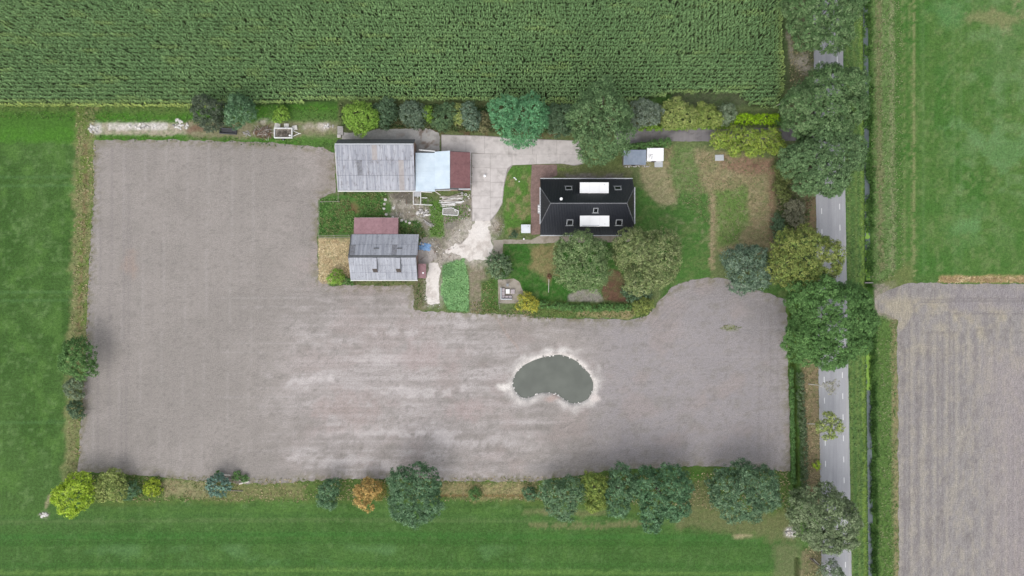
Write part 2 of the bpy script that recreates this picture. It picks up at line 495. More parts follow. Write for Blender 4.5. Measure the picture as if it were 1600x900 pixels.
def ground_col(p, d):
    G = C(74, 104, 52)
    p.fill(G)
    left = p.px < 700
    # meadow left
    p.noise(60, 110, C(62, 93, 42), 0.40, 0.62, 0.8, 2)
    p.noise(22, 30, C(86, 120, 58), 0.48, 0.72, 0.7, 4)
    p.noise(7, 7, C(104, 132, 80), 0.54, 0.78, 0.6, 6)
    for y in (277, 291, 457, 470, 660):
        p.line([(-20, y), (112, y - 1)], 3, C(92, 128, 78), 0.35, 2)
    # meadow bottom: mowing bands
    p.area([(-20, 800), (300, 795), (820, 800), (1180, 838), (1240, 850), (1240, 920), (-20, 920)], C(70, 106, 52), 10, 0.5)
    for y, w, c, a in ((812, 4, C(104, 122, 78), .35), (797, 5, C(86, 118, 58), .4), (835, 6, C(56, 110, 46), .4), (891, 4, C(108, 140, 70), .5), (880, 5, C(58, 100, 42), .4), (846, 5, C(50, 94, 36), .4)):
        p.line([(-20, y + 4), (500, y), (1230, y + 6)], w, c, a, 3)
    p.noise(40, 22, C(94, 130, 80), 0.50, 0.78, 0.6, 7, sstep(845, 858, p.py) * sstep(888, 878, p.py) * sstep(60, 160, p.px) * sstep(900, 700, p.px))
    # meadow north-east
    p.rect(1398, -60, 1700, 436, C(82, 115, 56), 6, 1, 10)
    ne = sstep(1402, 1412, p.px) * sstep(432, 424, p.py)
    p.noise(30, 60, C(66, 108, 46), 0.45, 0.65, 0.7, 3, ne)
    p.noise(8, 10, C(112, 132, 82), 0.5, 0.74, 0.6, 1, ne)
    p.noise(4, 5, C(60, 98, 44), 0.55, 0.76, 0.5, 4, ne)
    p.blob(1510, 350, 40, 40, C(96, 132, 78), 0.4)
    p.blob(1570, 60, 60, 120, C(98, 126, 78), 0.5)
    p.noise(20, 20, C(112, 140, 92), 0.52, 0.72, 0.5, 5, ne * sstep(1450, 1520, p.px) * sstep(420, 300, p.py))
    p.noise(9, 9, C(150, 145, 110), 0.62, 0.8, 0.6, 1, ne * sstep(1500, 1580, p.px) * sstep(130, 0, p.py))
    p.mott[:] *= 0.4
    p.area([(1474, 200), (1500, 196), (1512, 216), (1530, 232), (1545, 258), (1565, 268), (1600, 248), (1720, 240), (1720, 205), (1575, 212), (1560, 200), (1540, 214), (1518, 196), (1500, 190)], C(102, 138, 88), 5, 0.55, 14)
    p.blob(1510, 352, 26, 16, C(102, 140, 88), 0.6, 0.7)
    p.blob(1480, 22, 30, 26, C(92, 136, 84), 0.5, 0.7)
    p.blob(1560, 30, 46, 14, C(140, 132, 96), 0.5, 1.2)
    p.mott[:] /= 0.4
    for x, a in ((1427, .75), (1422, .4), (1411, .4)):
        p.line([(x, -20), (x + 1, 120), (x + 2, 430)], 2.0, C(136, 140, 96), a, 3.5)
    for x in (1441, 1489, 1500):
        p.line([(x, -20), (x + 3, 430)], 3, C(104, 134, 82), 0.35, 3)
    # strip between maize and field
    p.rect(-60, 163, 560, 224, C(76, 120, 44), 4)
    p.rect(-60, 163, 300, 176, C(104, 118, 70), 5, 0.7)
    p.rect(-60, 176, 130, 200, C(72, 106, 46), 6, 0.6)
    p.rect(138, 192, 300, 211, C(170, 160, 142), 3, 0.95, 4)
    p.rect(170, 193, 262, 203, C(206, 200, 194), 2, 0.9, 3)
    p.blob(150, 200, 14, 10, C(206, 202, 198), 0.9)
    p.rect(290, 188, 530, 216, C(140, 132, 108), 4, 0.9, 7)
    p.blob(505, 198, 30, 8, C(196, 186, 176), 0.9)
    p.blob(415, 190, 12, 6, C(190, 184, 172), 0.8)
    p.rect(420, 172, 540, 190, C(86, 116, 58), 4, 0.8)
    p.rect(470, 212, 530, 232, C(84, 116, 56), 4, 0.7)
    p.blob(303, 202, 16, 7, C(120, 92, 78), 0.8)
    # weedy bank left of the field
    p.area([(118, 165), (150, 165), (148, 300), (142, 420), (136, 560), (128, 740), (100, 790), (104, 560), (116, 330)], C(134, 134, 92), 6, 0.9, 9)
    p.line([(134, 225), (133, 330), (127, 430), (124, 520)], 4, C(122, 98, 76), 0.6, 5)
    p.noise(8, 14, C(98, 122, 56), 0.48, 0.62, 0.8, 2, sstep(115, 124, p.px) * sstep(150, 140, p.px) * sstep(160, 170, p.py) * sstep(780, 740, p.py))
    # bank below the field
    p.area([(100, 738), (480, 745), (900, 740), (1100, 728), (1230, 730), (1235, 830), (1000, 800), (700, 782), (400, 785), (140, 790)], C(92, 112, 58), 5, 0.85)
    p.rect(255, 750, 330, 778, C(150, 142, 108), 4, 0.85, 8)
    p.rect(320, 756, 480, 779, C(130, 128, 88), 5, 0.75, 9)
    p.rect(690, 754, 835, 779, C(154, 142, 104), 4, 0.9, 7)
    p.line([(690, 774), (830, 776)], 3, C(122, 100, 66), 0.8)
    p.line([(830, 820), (930, 822), (1010, 818)], 5, C(132, 126, 92), 0.55, 8)
    p.blob(850, 800, 30, 8, C(134, 126, 94), 0.6)
    p.blob(920, 802, 30, 8, C(132, 122, 92), 0.55)
    p.area([(1060, 765), (1100, 750), (1130, 800), (1240, 800), (1245, 850), (1100, 826), (1050, 826)], C(112, 114, 78), 8, 0.8, 10)
    p.blob(1160, 838, 18, 5, C(178, 162, 130), 0.8)
    p.rect(1080, 733, 1100, 748, C(74, 112, 46), 3, 0.9, 3)
    p.blob(1236, 832, 14, 10, C(206, 198, 190), 0.95)
    p.rect(1210, 850, 1252, 920, C(112, 118, 82), 5, 0.8)
    p.blob(68, 804, 11, 8, C(188, 176, 164), 0.95)
    p.line([(78, 775), (72, 792)], 4, C(160, 150, 120), 0.7)
    # under the maize
    p.mott[:] *= 0.3
    p.area(MAIZE, C(52, 60, 40), 2, 0.98, 2)
    p.mott[:] /= 0.3
    # gap and headland between maize and road
    p.area([(1046, 150), (1062, 142), (1150, 144), (1172, 162), (1160, 170), (1050, 166)], C(92, 100, 74), 3, 0.95, 3)
    p.area([(1226, 0), (1272, -40), (1276, 110), (1270, 240), (1215, 240), (1222, 170), (1230, 120)], C(112, 108, 84), 4, 0.95)
    p.rect(1222, -60, 1238, 140, C(86, 100, 66), 4, 0.8)
    p.blob(1255, 98, 16, 18, C(176, 168, 152), 0.9)
    p.line([(1232, 50), (1238, 100), (1256, 108)], 5, C(158, 150, 134), 0.7, 3)
    # farmyard
    p.area([(530, 150), (905, 158), (1240, 170), (1240, 250), (1240, 440), (1040, 445), (1020, 490), (850, 495), (690, 490), (645, 486), (645, 446), (497, 442), (497, 300), (530, 296)], C(104, 116, 76), 4, 1.0, 2)
    p.rect(530, 160, 1000, 210, C(88, 96, 62), 4, 0.9)
    p.noise(10, 10, C(104, 78, 62), 0.5, 0.65, 0.7, 2, sstep(195, 205, p.py) * sstep(222, 214, p.py) * sstep(600, 640, p.px) * sstep(905, 890, p.px))
    # pens west of the lower barn
    p.area([(498, 308), (612, 296), (625, 345), (555, 345), (548, 370), (498, 368)], C(82, 122, 58), 2, 0.95, 2)
    p.blob(553, 325, 22, 14, C(124, 98, 74), 0.8)
    p.blob(538, 318, 14, 8, C(120, 112, 80), 0.7)
    p.area([(497, 373), (548, 373), (547, 440), (505, 445), (497, 440)], C(190, 172, 136), 3, 0.95, 4)
    p.noise(6, 6, C(140, 116, 82), 0.52, 0.7, 0.5, 4, sstep(497, 501, p.px) * sstep(549, 545, p.px) * sstep(372, 376, p.py) * sstep(445, 438, p.py))
    # yard between the barns
    p.area([(605, 300), (650, 298), (655, 320), (700, 330), (740, 300), (738, 380), (690, 420), (655, 380), (640, 350), (612, 335)], C(144, 136, 124), 4, 0.95, 4)
    p.area([(608, 300), (648, 300), (645, 322), (618, 318)], C(104, 100, 92), 4, 0.9)
    p.noise(7, 7, C(176, 170, 158), 0.52, 0.66, 0.7, 5, sstep(600, 612, p.px) * sstep(680, 670, p.px) * sstep(308, 314, p.py) * sstep(352, 344, p.py))
    p.area([(620, 345), (655, 345), (665, 365), (650, 372), (622, 366)], C(86, 112, 60), 3, 0.9)
    p.area([(672, 315), (692, 312), (694, 370), (670, 372)], C(92, 130, 54), 3, 0.9, 3)
    p.blob(705, 352, 12, 8, C(132, 128, 118), 0.8)
    p.area([(655, 372), (680, 374), (684, 404), (668, 412), (652, 410)], C(160, 154, 146), 3, 0.9)
    p.area([(680, 380), (740, 372), (722, 405), (690, 420), (682, 402)], C(136, 128, 116), 4, 0.9)
    for o in range(4):
        p.line([(684 + o * 5, 412 + o * 2), (700 + o * 6, 398 + o), (722 + o * 4, 378)], 1.6, C(104, 98, 92), 0.7, 1)
    p.area([(732, 410), (752, 408), (762, 440), (760, 488), (732, 488)], C(140, 130, 112), 4, 0.95, 4)
    p.area([(692, 412), (726, 402), (733, 440), (734, 487), (700, 486), (688, 460)], C(94, 130, 76), 2, 0.95, 2)
    p.area([(752, 440), (778, 435), (778, 488), (752, 486)], C(82, 118, 56), 3, 0.9, 3)
    p.area([(644, 436), (664, 436), (668, 484), (646, 486)], C(116, 112, 86), 2, 0.95, 3)
    p.rect(545, 438, 648, 448, C(110, 116, 76), 2, 0.9, 2)
    p.blob(775, 352, 15, 18, C(136, 124, 106), 0.95, 0.3)
    # garden west of the house
    p.area([(794, 260), (830, 257), (831, 365), (790, 366), (787, 340), (785, 300)], C(84, 122, 52), 2, 0.95, 2)
    p.noise(9, 12, C(138, 130, 94), 0.5, 0.66, 0.8, 3, sstep(788, 794, p.px) * sstep(832, 828, p.px) * sstep(268, 280, p.py) * sstep(372, 366, p.py))
    # strip north of the house
    p.rect(868, 258, 985, 281, C(116, 118, 84), 3, 0.95)
    p.rect(886, 272, 972, 281, C(136, 130, 124), 2, 0.9)
    p.blob(880, 264, 14, 5, C(110, 132, 64), 0.8)
    p.rect(905, 240, 975, 268, C(100, 112, 66), 4, 0.8)
    # south lawn
    p.area([(786, 380), (870, 380), (985, 375), (985, 470), (890, 474), (800, 470), (785, 440)], C(58, 102, 40), 2, 0.98, 2)
    p.area([(832, 385), (870, 378), (875, 430), (850, 432), (830, 418)], C(142, 128, 92), 5, 0.85, 6)
    p.blob(858, 432, 6, 10, C(132, 104, 84), 0.7)
    p.area([(888, 460), (908, 452), (932, 452), (944, 470), (938, 473), (887, 471)], C(150, 144, 136), 1.5, 0.98, 1.5)
    p.area([(944, 470), (940, 448), (952, 420), (970, 425), (984, 455), (982, 473)], C(108, 82, 68), 2, 0.98, 2)
    p.area([(970, 385), (1010, 400), (1000, 470), (984, 474)], C(70, 92, 52), 4, 0.8)
    p.area([(800, 468), (985, 474), (1025, 470), (1010, 494), (850, 496), (800, 490)], C(98, 118, 62), 3, 0.9, 2)
    p.area([(905, 486), (995, 484), (985, 498), (900, 494)], C(172, 156, 118), 3, 0.8, 3)
    # lawn east of the house
    p.area([(992, 290), (1030, 300), (1112, 300), (1112, 436), (1045, 445), (1030, 400), (992, 360)], C(76, 114, 54), 4, 1, 5)
    p.area([(1000, 252), (1040, 255), (1060, 300), (1058, 318), (1030, 322), (1005, 295)], C(150, 142, 110), 4, 0.95, 4)
    p.area([(1035, 225), (1205, 245), (1212, 300), (1208, 400), (1150, 392), (1118, 395), (1115, 300), (1050, 300)], C(148, 136, 104), 5, 0.95, 5)
    p.area([(1052, 226), (1085, 228), (1100, 300), (1062, 318), (1046, 270)], C(92, 124, 66), 5, 0.85, 6)
    p.area([(1120, 300), (1165, 290), (1170, 350), (1150, 375), (1120, 390)], C(88, 126, 56), 5, 0.85, 7)
    p.area([(1128, 246), (1210, 246), (1212, 275), (1160, 272), (1128, 262)], C(142, 114, 96), 4, 0.9, 5)
    p.area([(1200, 260), (1215, 260), (1214, 390), (1202, 380)], C(136, 112, 92), 4, 0.85, 4)
    p.line([(1111, 290), (1113, 340), (1112, 420)], 5, C(156, 142, 112), 0.9, 3)
    p.noise(6, 6, C(170, 160, 130), 0.55, 0.74, 0.32, 6, sstep(1000, 1050, p.px) * sstep(1210, 1200, p.px) * sstep(225, 240, p.py) * sstep(400, 380, p.py))
    p.area([(1210, 235), (1275, 225), (1277, 440), (1214, 440)], C(88, 100, 62), 4, 0.9, 5)
    p.area([(1235, 300), (1275, 290), (1276, 370), (1240, 365)], C(124, 118, 96), 4, 0.8, 5)
    p.area([(1258, 300), (1277, 300), (1278, 372), (1262, 366)], C(128, 108, 84), 3, 0.8, 4)
    p.area([(1228, 470), (1244, 470), (1244, 570), (1250, 760), (1240, 760), (1232, 600)], C(94, 118, 56), 2, 0.95, 3)
    p.area([(1252, 560), (1279, 560), (1284, 790), (1258, 790)], C(148, 132, 104), 3, 0.95, 3)
    p.area([(1252, 860), (1286, 850), (1288, 940), (1254, 940)], C(128, 122, 92), 3, 0.95, 4)
    # east verge and ditch banks
    p.area([(1317, -60), (1344, -60), (1349, 300), (1352, 960), (1330, 960), (1320, 300)], C(88, 118, 64), 2, 1, 2)
    p.area([(1342, -60), (1351.5, -60), (1353.5, 300), (1358.5, 960), (1350, 960), (1345, 300)], C(130, 156, 74), 3, 0.8, 4)
    for x, a in ((1324, .5), (1335, .5)):
        p.line([(x, -60), (x + 2, 300), (x + 9, 960)], 3, C(124, 140, 80), a, 3)
    p.area([(1351, -60), (1363, -60), (1366, 300), (1372, 960), (1360, 960), (1353, 300)], C(58, 92, 34), 2, 1, 2)
    p.area([(1362, -60), (1396, -60), (1399, 436), (1366, 440)], C(108, 132, 80), 4, 1, 5)
    p.line([(1373, -60), (1374, 200), (1378, 420)], 6, C(128, 120, 92), 0.6, 5)
    p.line([(1393, -60), (1395, 420)], 4, C(146, 150, 112), 0.7, 4)
    p.area([(1366, 492), (1398, 498), (1402, 960), (1372, 960)], C(92, 120, 62), 3, 1, 4)
    p.area([(1392, 495), (1403, 490), (1405, 960), (1397, 960)], C(146, 136, 102), 2, 0.9, 3)
    p.area([(1366, 445), (1400, 436), (1400, 500), (1366, 490)], C(150, 142, 128), 3, 0.95, 3)
    p.area([(1372, 440), (1420, 410), (1430, 445), (1395, 452)], C(112, 120, 74), 4, 0.8)
    p.area([(700, 372), (735, 340), (775, 338), (772, 415), (735, 416), (690, 402)], C(200, 192, 182), 8, 0.6, 10)
    p.area([(662, 406), (690, 406), (694, 450), (691, 480), (662, 480)], C(186, 178, 166), 5, 0.5, 6)
    p.noise(9, 9, C(120, 128, 84), 0.5, 0.7, 0.35, 4, sstep(500, 520, p.px) * sstep(1260, 1230, p.px) * sstep(165, 180, p.py) * sstep(500, 480, p.py) * (1 - sstep(600, 620, p.px) * sstep(780, 760, p.px) * sstep(300, 310, p.py)))
    p.area([(1470, 430), (1700, 432), (1700, 442), (1465, 442)], C(176, 154, 112), 2, 0.95, 3)
    return p

FIELD = [(147, 218), (300, 219), (430, 223), (505, 230), (524, 240), (524, 300), (497, 312), (496, 380), (497, 438), (520, 448), (545, 446), (645, 446), (647, 485), (690, 488), (740, 490), (800, 491), (850, 496), (930, 498), (985, 500), (1012, 493), (1030, 470), (1050, 449), (1080, 437), (1130, 433), (1180, 452), (1228, 468), (1231, 560), (1236, 738), (1200, 733), (1120, 729), (1085, 728), (950, 736), (880, 746), (830, 752), (700, 752), (560, 747), (470, 752), (420, 757), (330, 753), (260, 746), (215, 742), (150, 738), (122, 737), (128, 640), (133, 560), (140, 400), (147, 300)]
def field_col(p, d):
    p.fill(C(156, 149, 144))
    p.noise(70, 60, C(141, 135, 130), 0.42, 0.62, 0.7, 1)
    p.area([(120, 210), (420, 210), (470, 440), (430, 760), (110, 760)], C(145, 139, 133), 60, 0.6, 10)
    p.area([(930, 430), (1240, 430), (1240, 740), (930, 740)], C(150, 145, 147), 50, 0.7, 10)
    mid = sstep(420, 500, p.px) * sstep(470, 500, p.py) * sstep(900, 760, p.px)
    p.noise(60, 10, C(192, 185, 183), 0.40, 0.74, 0.6, 2, mid)
    p.blob(620, 600, 230, 150, C(172, 165, 162), 0.55, 0.6)
    p.noise(34, 5, C(186, 179, 176), 0.48, 0.72, 0.4, 4, sstep(380, 520, p.px) * sstep(440, 470, p.py) * sstep(1000, 820, p.px))
    p.noise(50, 40, C(157, 145, 140), 0.5, 0.68, 0.45, 3, sstep(420, 500, p.px))
    p.noise(18, 12, C(138, 133, 127), 0.55, 0.78, 0.5, 6)
    p.noise(6, 4, C(128, 123, 118), 0.58, 0.76, 0.5, 5)
    for cx, cy, rx, ry, a in ((480, 592, 40, 10, .8), (660, 610, 70, 9, .8), (600, 560, 60, 8, .6), (590, 675, 60, 9, .7), (690, 680, 40, 8, .7), (530, 720, 70, 8, .6), (620, 520, 40, 8, .6), (760, 690, 50, 10, .5)):
        p.blob(cx, cy, rx, ry, C(204, 197, 195), a * 0.65, 1.6)
    for cx, cy, rx, ry, c, a in ((660, 560, 50, 30, C(164, 148, 144), .5), (545, 640, 60, 40, C(158, 142, 136), .5), (720, 640, 40, 25, C(168, 150, 146), .5),
                                 (845, 730, 30, 12, C(140, 136, 134), .5), (1190, 500, 40, 50, C(136, 132, 132), .5),
                                 (508, 280, 22, 50, C(142, 134, 126), .5), (205, 410, 14, 30, C(160, 140, 128), .5), (800, 510, 60, 12, C(138, 132, 124), .5), (1140, 512, 14, 4, C(124, 132, 84), .8)):
        p.blob(cx, cy, rx, ry, c, a)
    # drill lines
    for k in range(64):
        y = 452 + k * 4.7
        x0 = 430 + 90 * math.sin(k * 1.7); x1 = 860 + 160 * math.sin(k * 2.3)
        if 500 < y < 660: x1 = min(x1, 780)
        p.line([(x0, y), (x1, y - 3)], 1.6, C(*((132, 126, 122) if k % 3 else (190, 184, 182))), 0.16, 2.5)
    for x in (158, 176, 196, 203, 1190, 1206, 1218):
        p.line([(x, 230 if x < 400 else 470), (x - 6, 730)], 2.2, C(134, 128, 126), 0.4, 1.5)
    for k in range(16):
        x = 156 + k * 17 + (k * 7 % 5)
        p.line([(x, 226), (x - 5 + k % 3, 480), (x - 12, 735)], 1.6, C(*((136, 130, 126) if k % 2 else (166, 160, 156))), 0.30, 2.2)
    for k in range(12):
        y = 470 + k * 22
        p.line([(1000 - 8 * (k % 4), y + 4), (1100, y), (1226, y - 2)], 1.6, C(*((138, 133, 131) if k % 2 else (164, 158, 157))), 0.26, 2.2)
    # tyre line and headland turn
    p.line([(738, 430), (790, 520), (810, 545)], 1.5, C(170, 150, 138), 0.5, 0.8)
    for o in range(5):
        p.line([(1010 + o * 5, 510 + o * 3), (1040 + o * 5, 478 + o * 4), (1085, 452 + o * 5), (1140, 448 + o * 5), (1200, 482 + o * 4)], 1.6, C(136, 131, 130), 0.5, 1)
    # turned sand round the pond
    dp = -sdf(np.array(POND), p.px, p.py)
    rim = (1 - sstep(4, 20, dp + 26 * p.n))
    p.mixm(rim * 0.75, C(190, 184, 180))
    p.mixm((1 - sstep(1, 9, dp + 16 * p.n + 8 * p.nf)) * 0.75, C(212, 206, 200))
    p.blob(790, 604, 16, 8, C(222, 216, 210), 0.95, 0.7)
    p.blob(932, 622, 12, 9, C(214, 204, 198), 0.8)
    p.blob(860, 622, 16, 7, C(176, 156, 148), 0.8)
    p.blob(838, 560, 26, 6, C(214, 209, 204), 0.6)
    p.blob(870, 548, 34, 5, C(210, 205, 200), 0.7)
    # under water the bank turns to grey mud
    p.mixm(sstep(0, 4, -dp), C(96, 98, 90))
    p.c *= 1.08
    # thin weeds near the edge of the field
    e = 1 - sstep(0.2, 2.2, d)
    p.noise(5, 5, C(122, 118, 90), 0.46, 0.6, 0.6, 2, e)
    return p

ground = sheet('ground', None, 0.0, ground_col, M_GRASS, label='green meadow grass and farmyard ground all round the farm', cat='ground')
field = sheet('ploughed_field', FIELD, 0.012, field_col, M_SOIL, 0.35, label='bare grey tilled field wrapped round the farmstead and pond', cat='field')

def stubble_col(p, d):
    p.fill(C(148, 143, 140))
    p.noise(5, 16, C(166, 159, 146), 0.46, 0.66, 0.6, 2)
    p.noise(26, 26, C(172, 163, 142), 0.46, 0.66, 0.7, 4, sstep(620, 480, p.py) * sstep(455, 475, p.py))
    p.noise(7, 24, C(130, 124, 122), 0.54, 0.72, 0.6, 6)
    p.rect(1480, 448, 1700, 486, C(146, 140, 142), 10, 0.7)
    for y in (466, 470, 490, 517):
        p.line([(1440, y + 3), (1520, y), (1700, y + 2)], 1.8, C(122, 116, 115), 0.5, 2)
    for k in range(34):
        x = 1404 + k * 6.0 + (k * 37 % 5)
        p.line([(x, 520 if k > 6 else 500), (x + 2, 920)], 1.6, C(*((124, 118, 118) if k % 3 else (170, 163, 150))), 0.45, 1.6)
    p.area([(1540, 560), (1700, 540), (1700, 920), (1560, 920)], C(160, 150, 150), 40, 0.5)
    return p
sheet('stubble_field', [(1366, 466), (1372, 460), (1394, 450), (1420, 442), (1470, 443), (1720, 444), (1720, 980), (1405, 980), (1402, 500), (1390, 492), (1370, 488)], 0.014, stubble_col, M_STUB, 0.3,
      label='grey brown stubble field east of the ditch', cat='field')

# ------------------------------------------------------------------ water
def mat_water(name, c, rough):
    m, nt, b = new_mat(name)
    n = noise(nt, 0.35, 3, 0.5)
    cc = mixc(nt, c, tuple(min(1, v * 1.25) for v in c[:3]) + (1,), maprange(nt, n, 0.35, 0.65, 0, 1))
    nt.links.new(cc, b.inputs['Base Color'])
    b.inputs['Roughness'].default_value = rough
    b.inputs['Specular IOR Level'].default_value = 0.5
    bump(nt, b, noise(nt, 3.0, 2, 0.5), 0.04, 0.02)
    return m
M_POND = mat_water('pond_water', C4(95, 99, 91), 0.10)
M_DITCH = mat_water('ditch_water', C4(92, 102, 104), 0.12)
flat = lambda X, Y: np.zeros(X.shape)
pc = np.array(POND).mean(0)
pond = sheet('pond', [tuple(pc + (np.array(q) - pc) * 1.035) for q in POND], -0.40, None, M_POND, 0.02, z_fn=flat,
             label='kidney shaped pond of murky grey green water in the tilled field', cat='pond')
for seg in ((-60, 436), (502, 960)):
    pts = [(1357.5 + (y - 200) * 0.0095 * 1 - 6.5, y) for y in np.linspace(seg[0], seg[1], 12)]
    pts += [(1357.5 + (y - 200) * 0.0095 * 1 + 6.5, y) for y in np.linspace(seg[1], seg[0], 12)]
    sheet('ditch_water', pts, -0.88, None, M_DITCH, 0.35, z_fn=flat, label='narrow water filled ditch between the road verge and the fields', cat='ditch')
def duck_col(p, d):
    p.fill(C(142, 178, 84)); p.noise(8, 8, C(104, 146, 54), 0.5, 0.66, 0.8, 2); return p
for (y0, y1, w0) in ((352, 376, 3.5), (392, 438, 5.5), (504, 530, 5), (522, 610, 7.0), (318, 330, 3.5)):
    ys = np.linspace(y0, y1, 10)
    xc = [1357.5 + (y - 200) * 0.0095 for y in ys]
    wv = [w0 * (0.75 + 0.4 * math.sin(i * 2.1)) for i in range(10)]
    sheet('duckweed', [(a - b, y) for a, b, y in zip(xc, wv, ys)] + [(a + b, y) for a, b, y in reversed(list(zip(xc, wv, ys)))], -0.86, duck_col, M_SAND, 0.35, kind='stuff', z_fn=flat,
          label='bright green duckweed floating on the ditch', cat='duckweed')

# ------------------------------------------------------------------ road, tracks and paving
def mat_asphalt():
    m, nt, b = new_mat('asphalt')
    at = nd(nt, 'ShaderNodeAttribute'); at.attribute_name = 'Col'
    n1 = noise(nt, 9.0, 5, 0.7)
    n2 = noise(nt, 0.7, 4, 0.6, stretch=(3.5, 0.2, 1))
    c = val_mul(nt, at.outputs['Color'], maprange(nt, n1, 0.3, 0.7, 0.9, 1.1))
    c = val_mul(nt, c, maprange(nt, n2, 0.3, 0.7, 0.92, 1.08))
    nt.links.new(c, b.inputs['Base Color'])
    b.inputs['Roughness'].default_value = 0.85
    b.inputs['Specular IOR Level'].default_value = 0.3
    bump(nt, b, n1, 0.3, 0.01)
    return m
M_ASPH = mat_asphalt()
def road_x(y):   # left edge, right edge in plan units
    return 1270.0 + y * 0.0152, 1315.8 + y * 0.0164
def road_col(p, d):
    p.fill(C(170, 170, 173))
    t = (p.px - (1270 + p.py * 0.0152)) / 46
    for c, w, a, k in ((0.5, 0.08, 0.5, (158, 158, 162)), (0.34, 0.05, .4, (178, 178, 181)), (0.66, 0.05, .5, (180, 180, 183)), (0.04, 0.05, .6, (146, 142, 138)), (0.96, 0.05, .7, (176, 174, 172)), (0.42, .03, .4, (150, 150, 154))):
        p.mixm((1 - sstep(w * .3, w, np.abs(t - c))) * a, C(*k))
    p.noise(10, 60, C(160, 160, 163), 0.5, 0.7, 0.5, 3)
    p.blob(1300, 604, 16, 14, C(146, 144, 140), 0.5)
    return p
ye = np.linspace(-80, 980, 30)
road = sheet('road', [(road_x(y)[0], y) for y in ye] + [(road_x(y)[1], y) for y in ye[::-1]], 0.05, road_col, M_ASPH, 0.06,
             label='grey asphalt country road with dashed white edge lanes', cat='road')
ORG[road.name] = Vector((0, 0, 0))
dm = MB().box((0, 0, 0), (0.15, 1.12, 0.012)).mesh('marking', M_LINE)
for k in range(-20, 12):
    for side in (0, 1):
        y = (593 if side == 0 else 586) + k * 32.9
        if not -40 < y < 940: continue
        e = road_x(y); x = e[0] + 8.6 if side == 0 else e[1] - 9.4
        wx, wy = P(x, y)
        inst('marking', dm, Matrix.Translation((wx, wy, 0.061)) @ Matrix.Rotation(0.016, 4, 'Z'), road)

def drive_col(p, d):
    p.fill(C(126, 122, 124)); p.noise(20, 6, C(142, 137, 137), 0.45, 0.65, 0.7, 2); p.noise(8, 5, C(104, 100, 98), 0.54, 0.7, 0.7, 4)
    p.rect(1000, 211, 1045, 222, C(98, 96, 90), 4, 0.7); return p
sheet('asphalt_driveway', [(960, 203), (1000, 202), (1100, 200), (1240, 200), (1274, 196), (1274, 222), (1240, 220), (1048, 221), (1000, 223), (965, 226)], 0.03, drive_col, M_ASPH, 0.15,
      label='dark asphalt driveway from the road to the farmyard', cat='driveway')

def apron_col(p, d):
    p.fill(C(188, 185, 181)); p.noise(16, 12, C(154, 151, 147), 0.45, 0.65, 0.8, 2); p.noise(10, 8, C(188, 183, 178), 0.52, 0.7, 0.7, 5)
    p.area([(560, 206), (640, 202), (640, 222), (560, 222)], C(148, 150, 148), 5, 0.7)
    p.noise(7, 7, C(126, 104, 88), 0.55, 0.7, 0.7, 3, sstep(600, 660, p.px)); return p
sheet('concrete_apron', [(534, 207), (545, 208), (570, 207), (590, 202), (640, 201), (668, 200), (686, 208), (688, 234), (680, 240), (648, 238), (534, 222)], 0.02, apron_col, M_SAND, 0.25,
      label='old mottled concrete strip behind the large grey barn', cat='pavement')

def joint_col(p, d):
    p.fill(C(160, 154, 148)); p.noise(6, 6, C(134, 128, 118), 0.5, 0.65, 0.6, 2); return p
yard = sheet('concrete_yard', [(689, 210), (757, 212), (832, 217), (905, 220), (909, 242), (913, 256), (897, 259), (880, 256), (850, 256), (830, 257), (801, 258), (793, 270), (788, 290), (785, 318), (776, 334), (767, 346), (736, 346), (736, 240), (689, 238)], 0.006, joint_col, M_SAND, 0.06,
             label='pale concrete slab yard between barns and house', cat='yard')
ORG[yard.name] = Vector((0, 0, 0))
slabs = [[(690, 211), (728, 212), (728, 238), (690, 237)], [(728, 212), (757, 213), (757, 240), (728, 238)], [(757, 213), (795, 216), (795, 241), (757, 240)], [(795, 216), (832, 218), (832, 241), (795, 241)], [(832, 218), (870, 219), (870, 241), (832, 241)], [(870, 219), (904, 220), (908, 241), (870, 241)],
         [(737, 240), (766, 240.5), (766, 262), (737, 262)], [(737, 262), (766, 262), (766, 284), (737, 284)], [(737, 284), (766, 284), (766, 306), (737, 306)], [(737, 306), (766, 306), (766, 326), (738, 326)], [(738, 326), (766, 326), (766, 345), (738, 345)],
         [(766, 240.5), (800, 241), (800, 258), (793, 263), (766, 263)], [(800, 241), (838, 241), (838, 256.5), (800, 258)], [(838, 241), (875, 241), (875, 255.5), (838, 256.5)], [(875, 241), (908, 241), (912, 255), (897, 258), (875, 255.5)],
         [(766, 263), (793, 263), (790, 276), (788, 285), (766, 285)], [(766, 285), (788, 285), (786, 300), (785.5, 308), (766, 308)], [(766, 308), (785.5, 308), (785, 316), (778, 330), (766, 344)]]
for q in slabs:
    c = np.mean(q, 0); c = c + np.random.RandomState(int(c[0] * 7 + c[1])).uniform(-.0, .0, 2)
    pts = [P(*(c + (np.array(v) - c) * (1 - 0.26 / max(np.linalg.norm(np.array(v) - c), 1)))) for v in q][::-1]
    top = 0.055 + rnd.uniform(-0.008, 0.008)
    MB().prism(pts, -0.05, top).build('concrete_slab', M_CONC, yard)

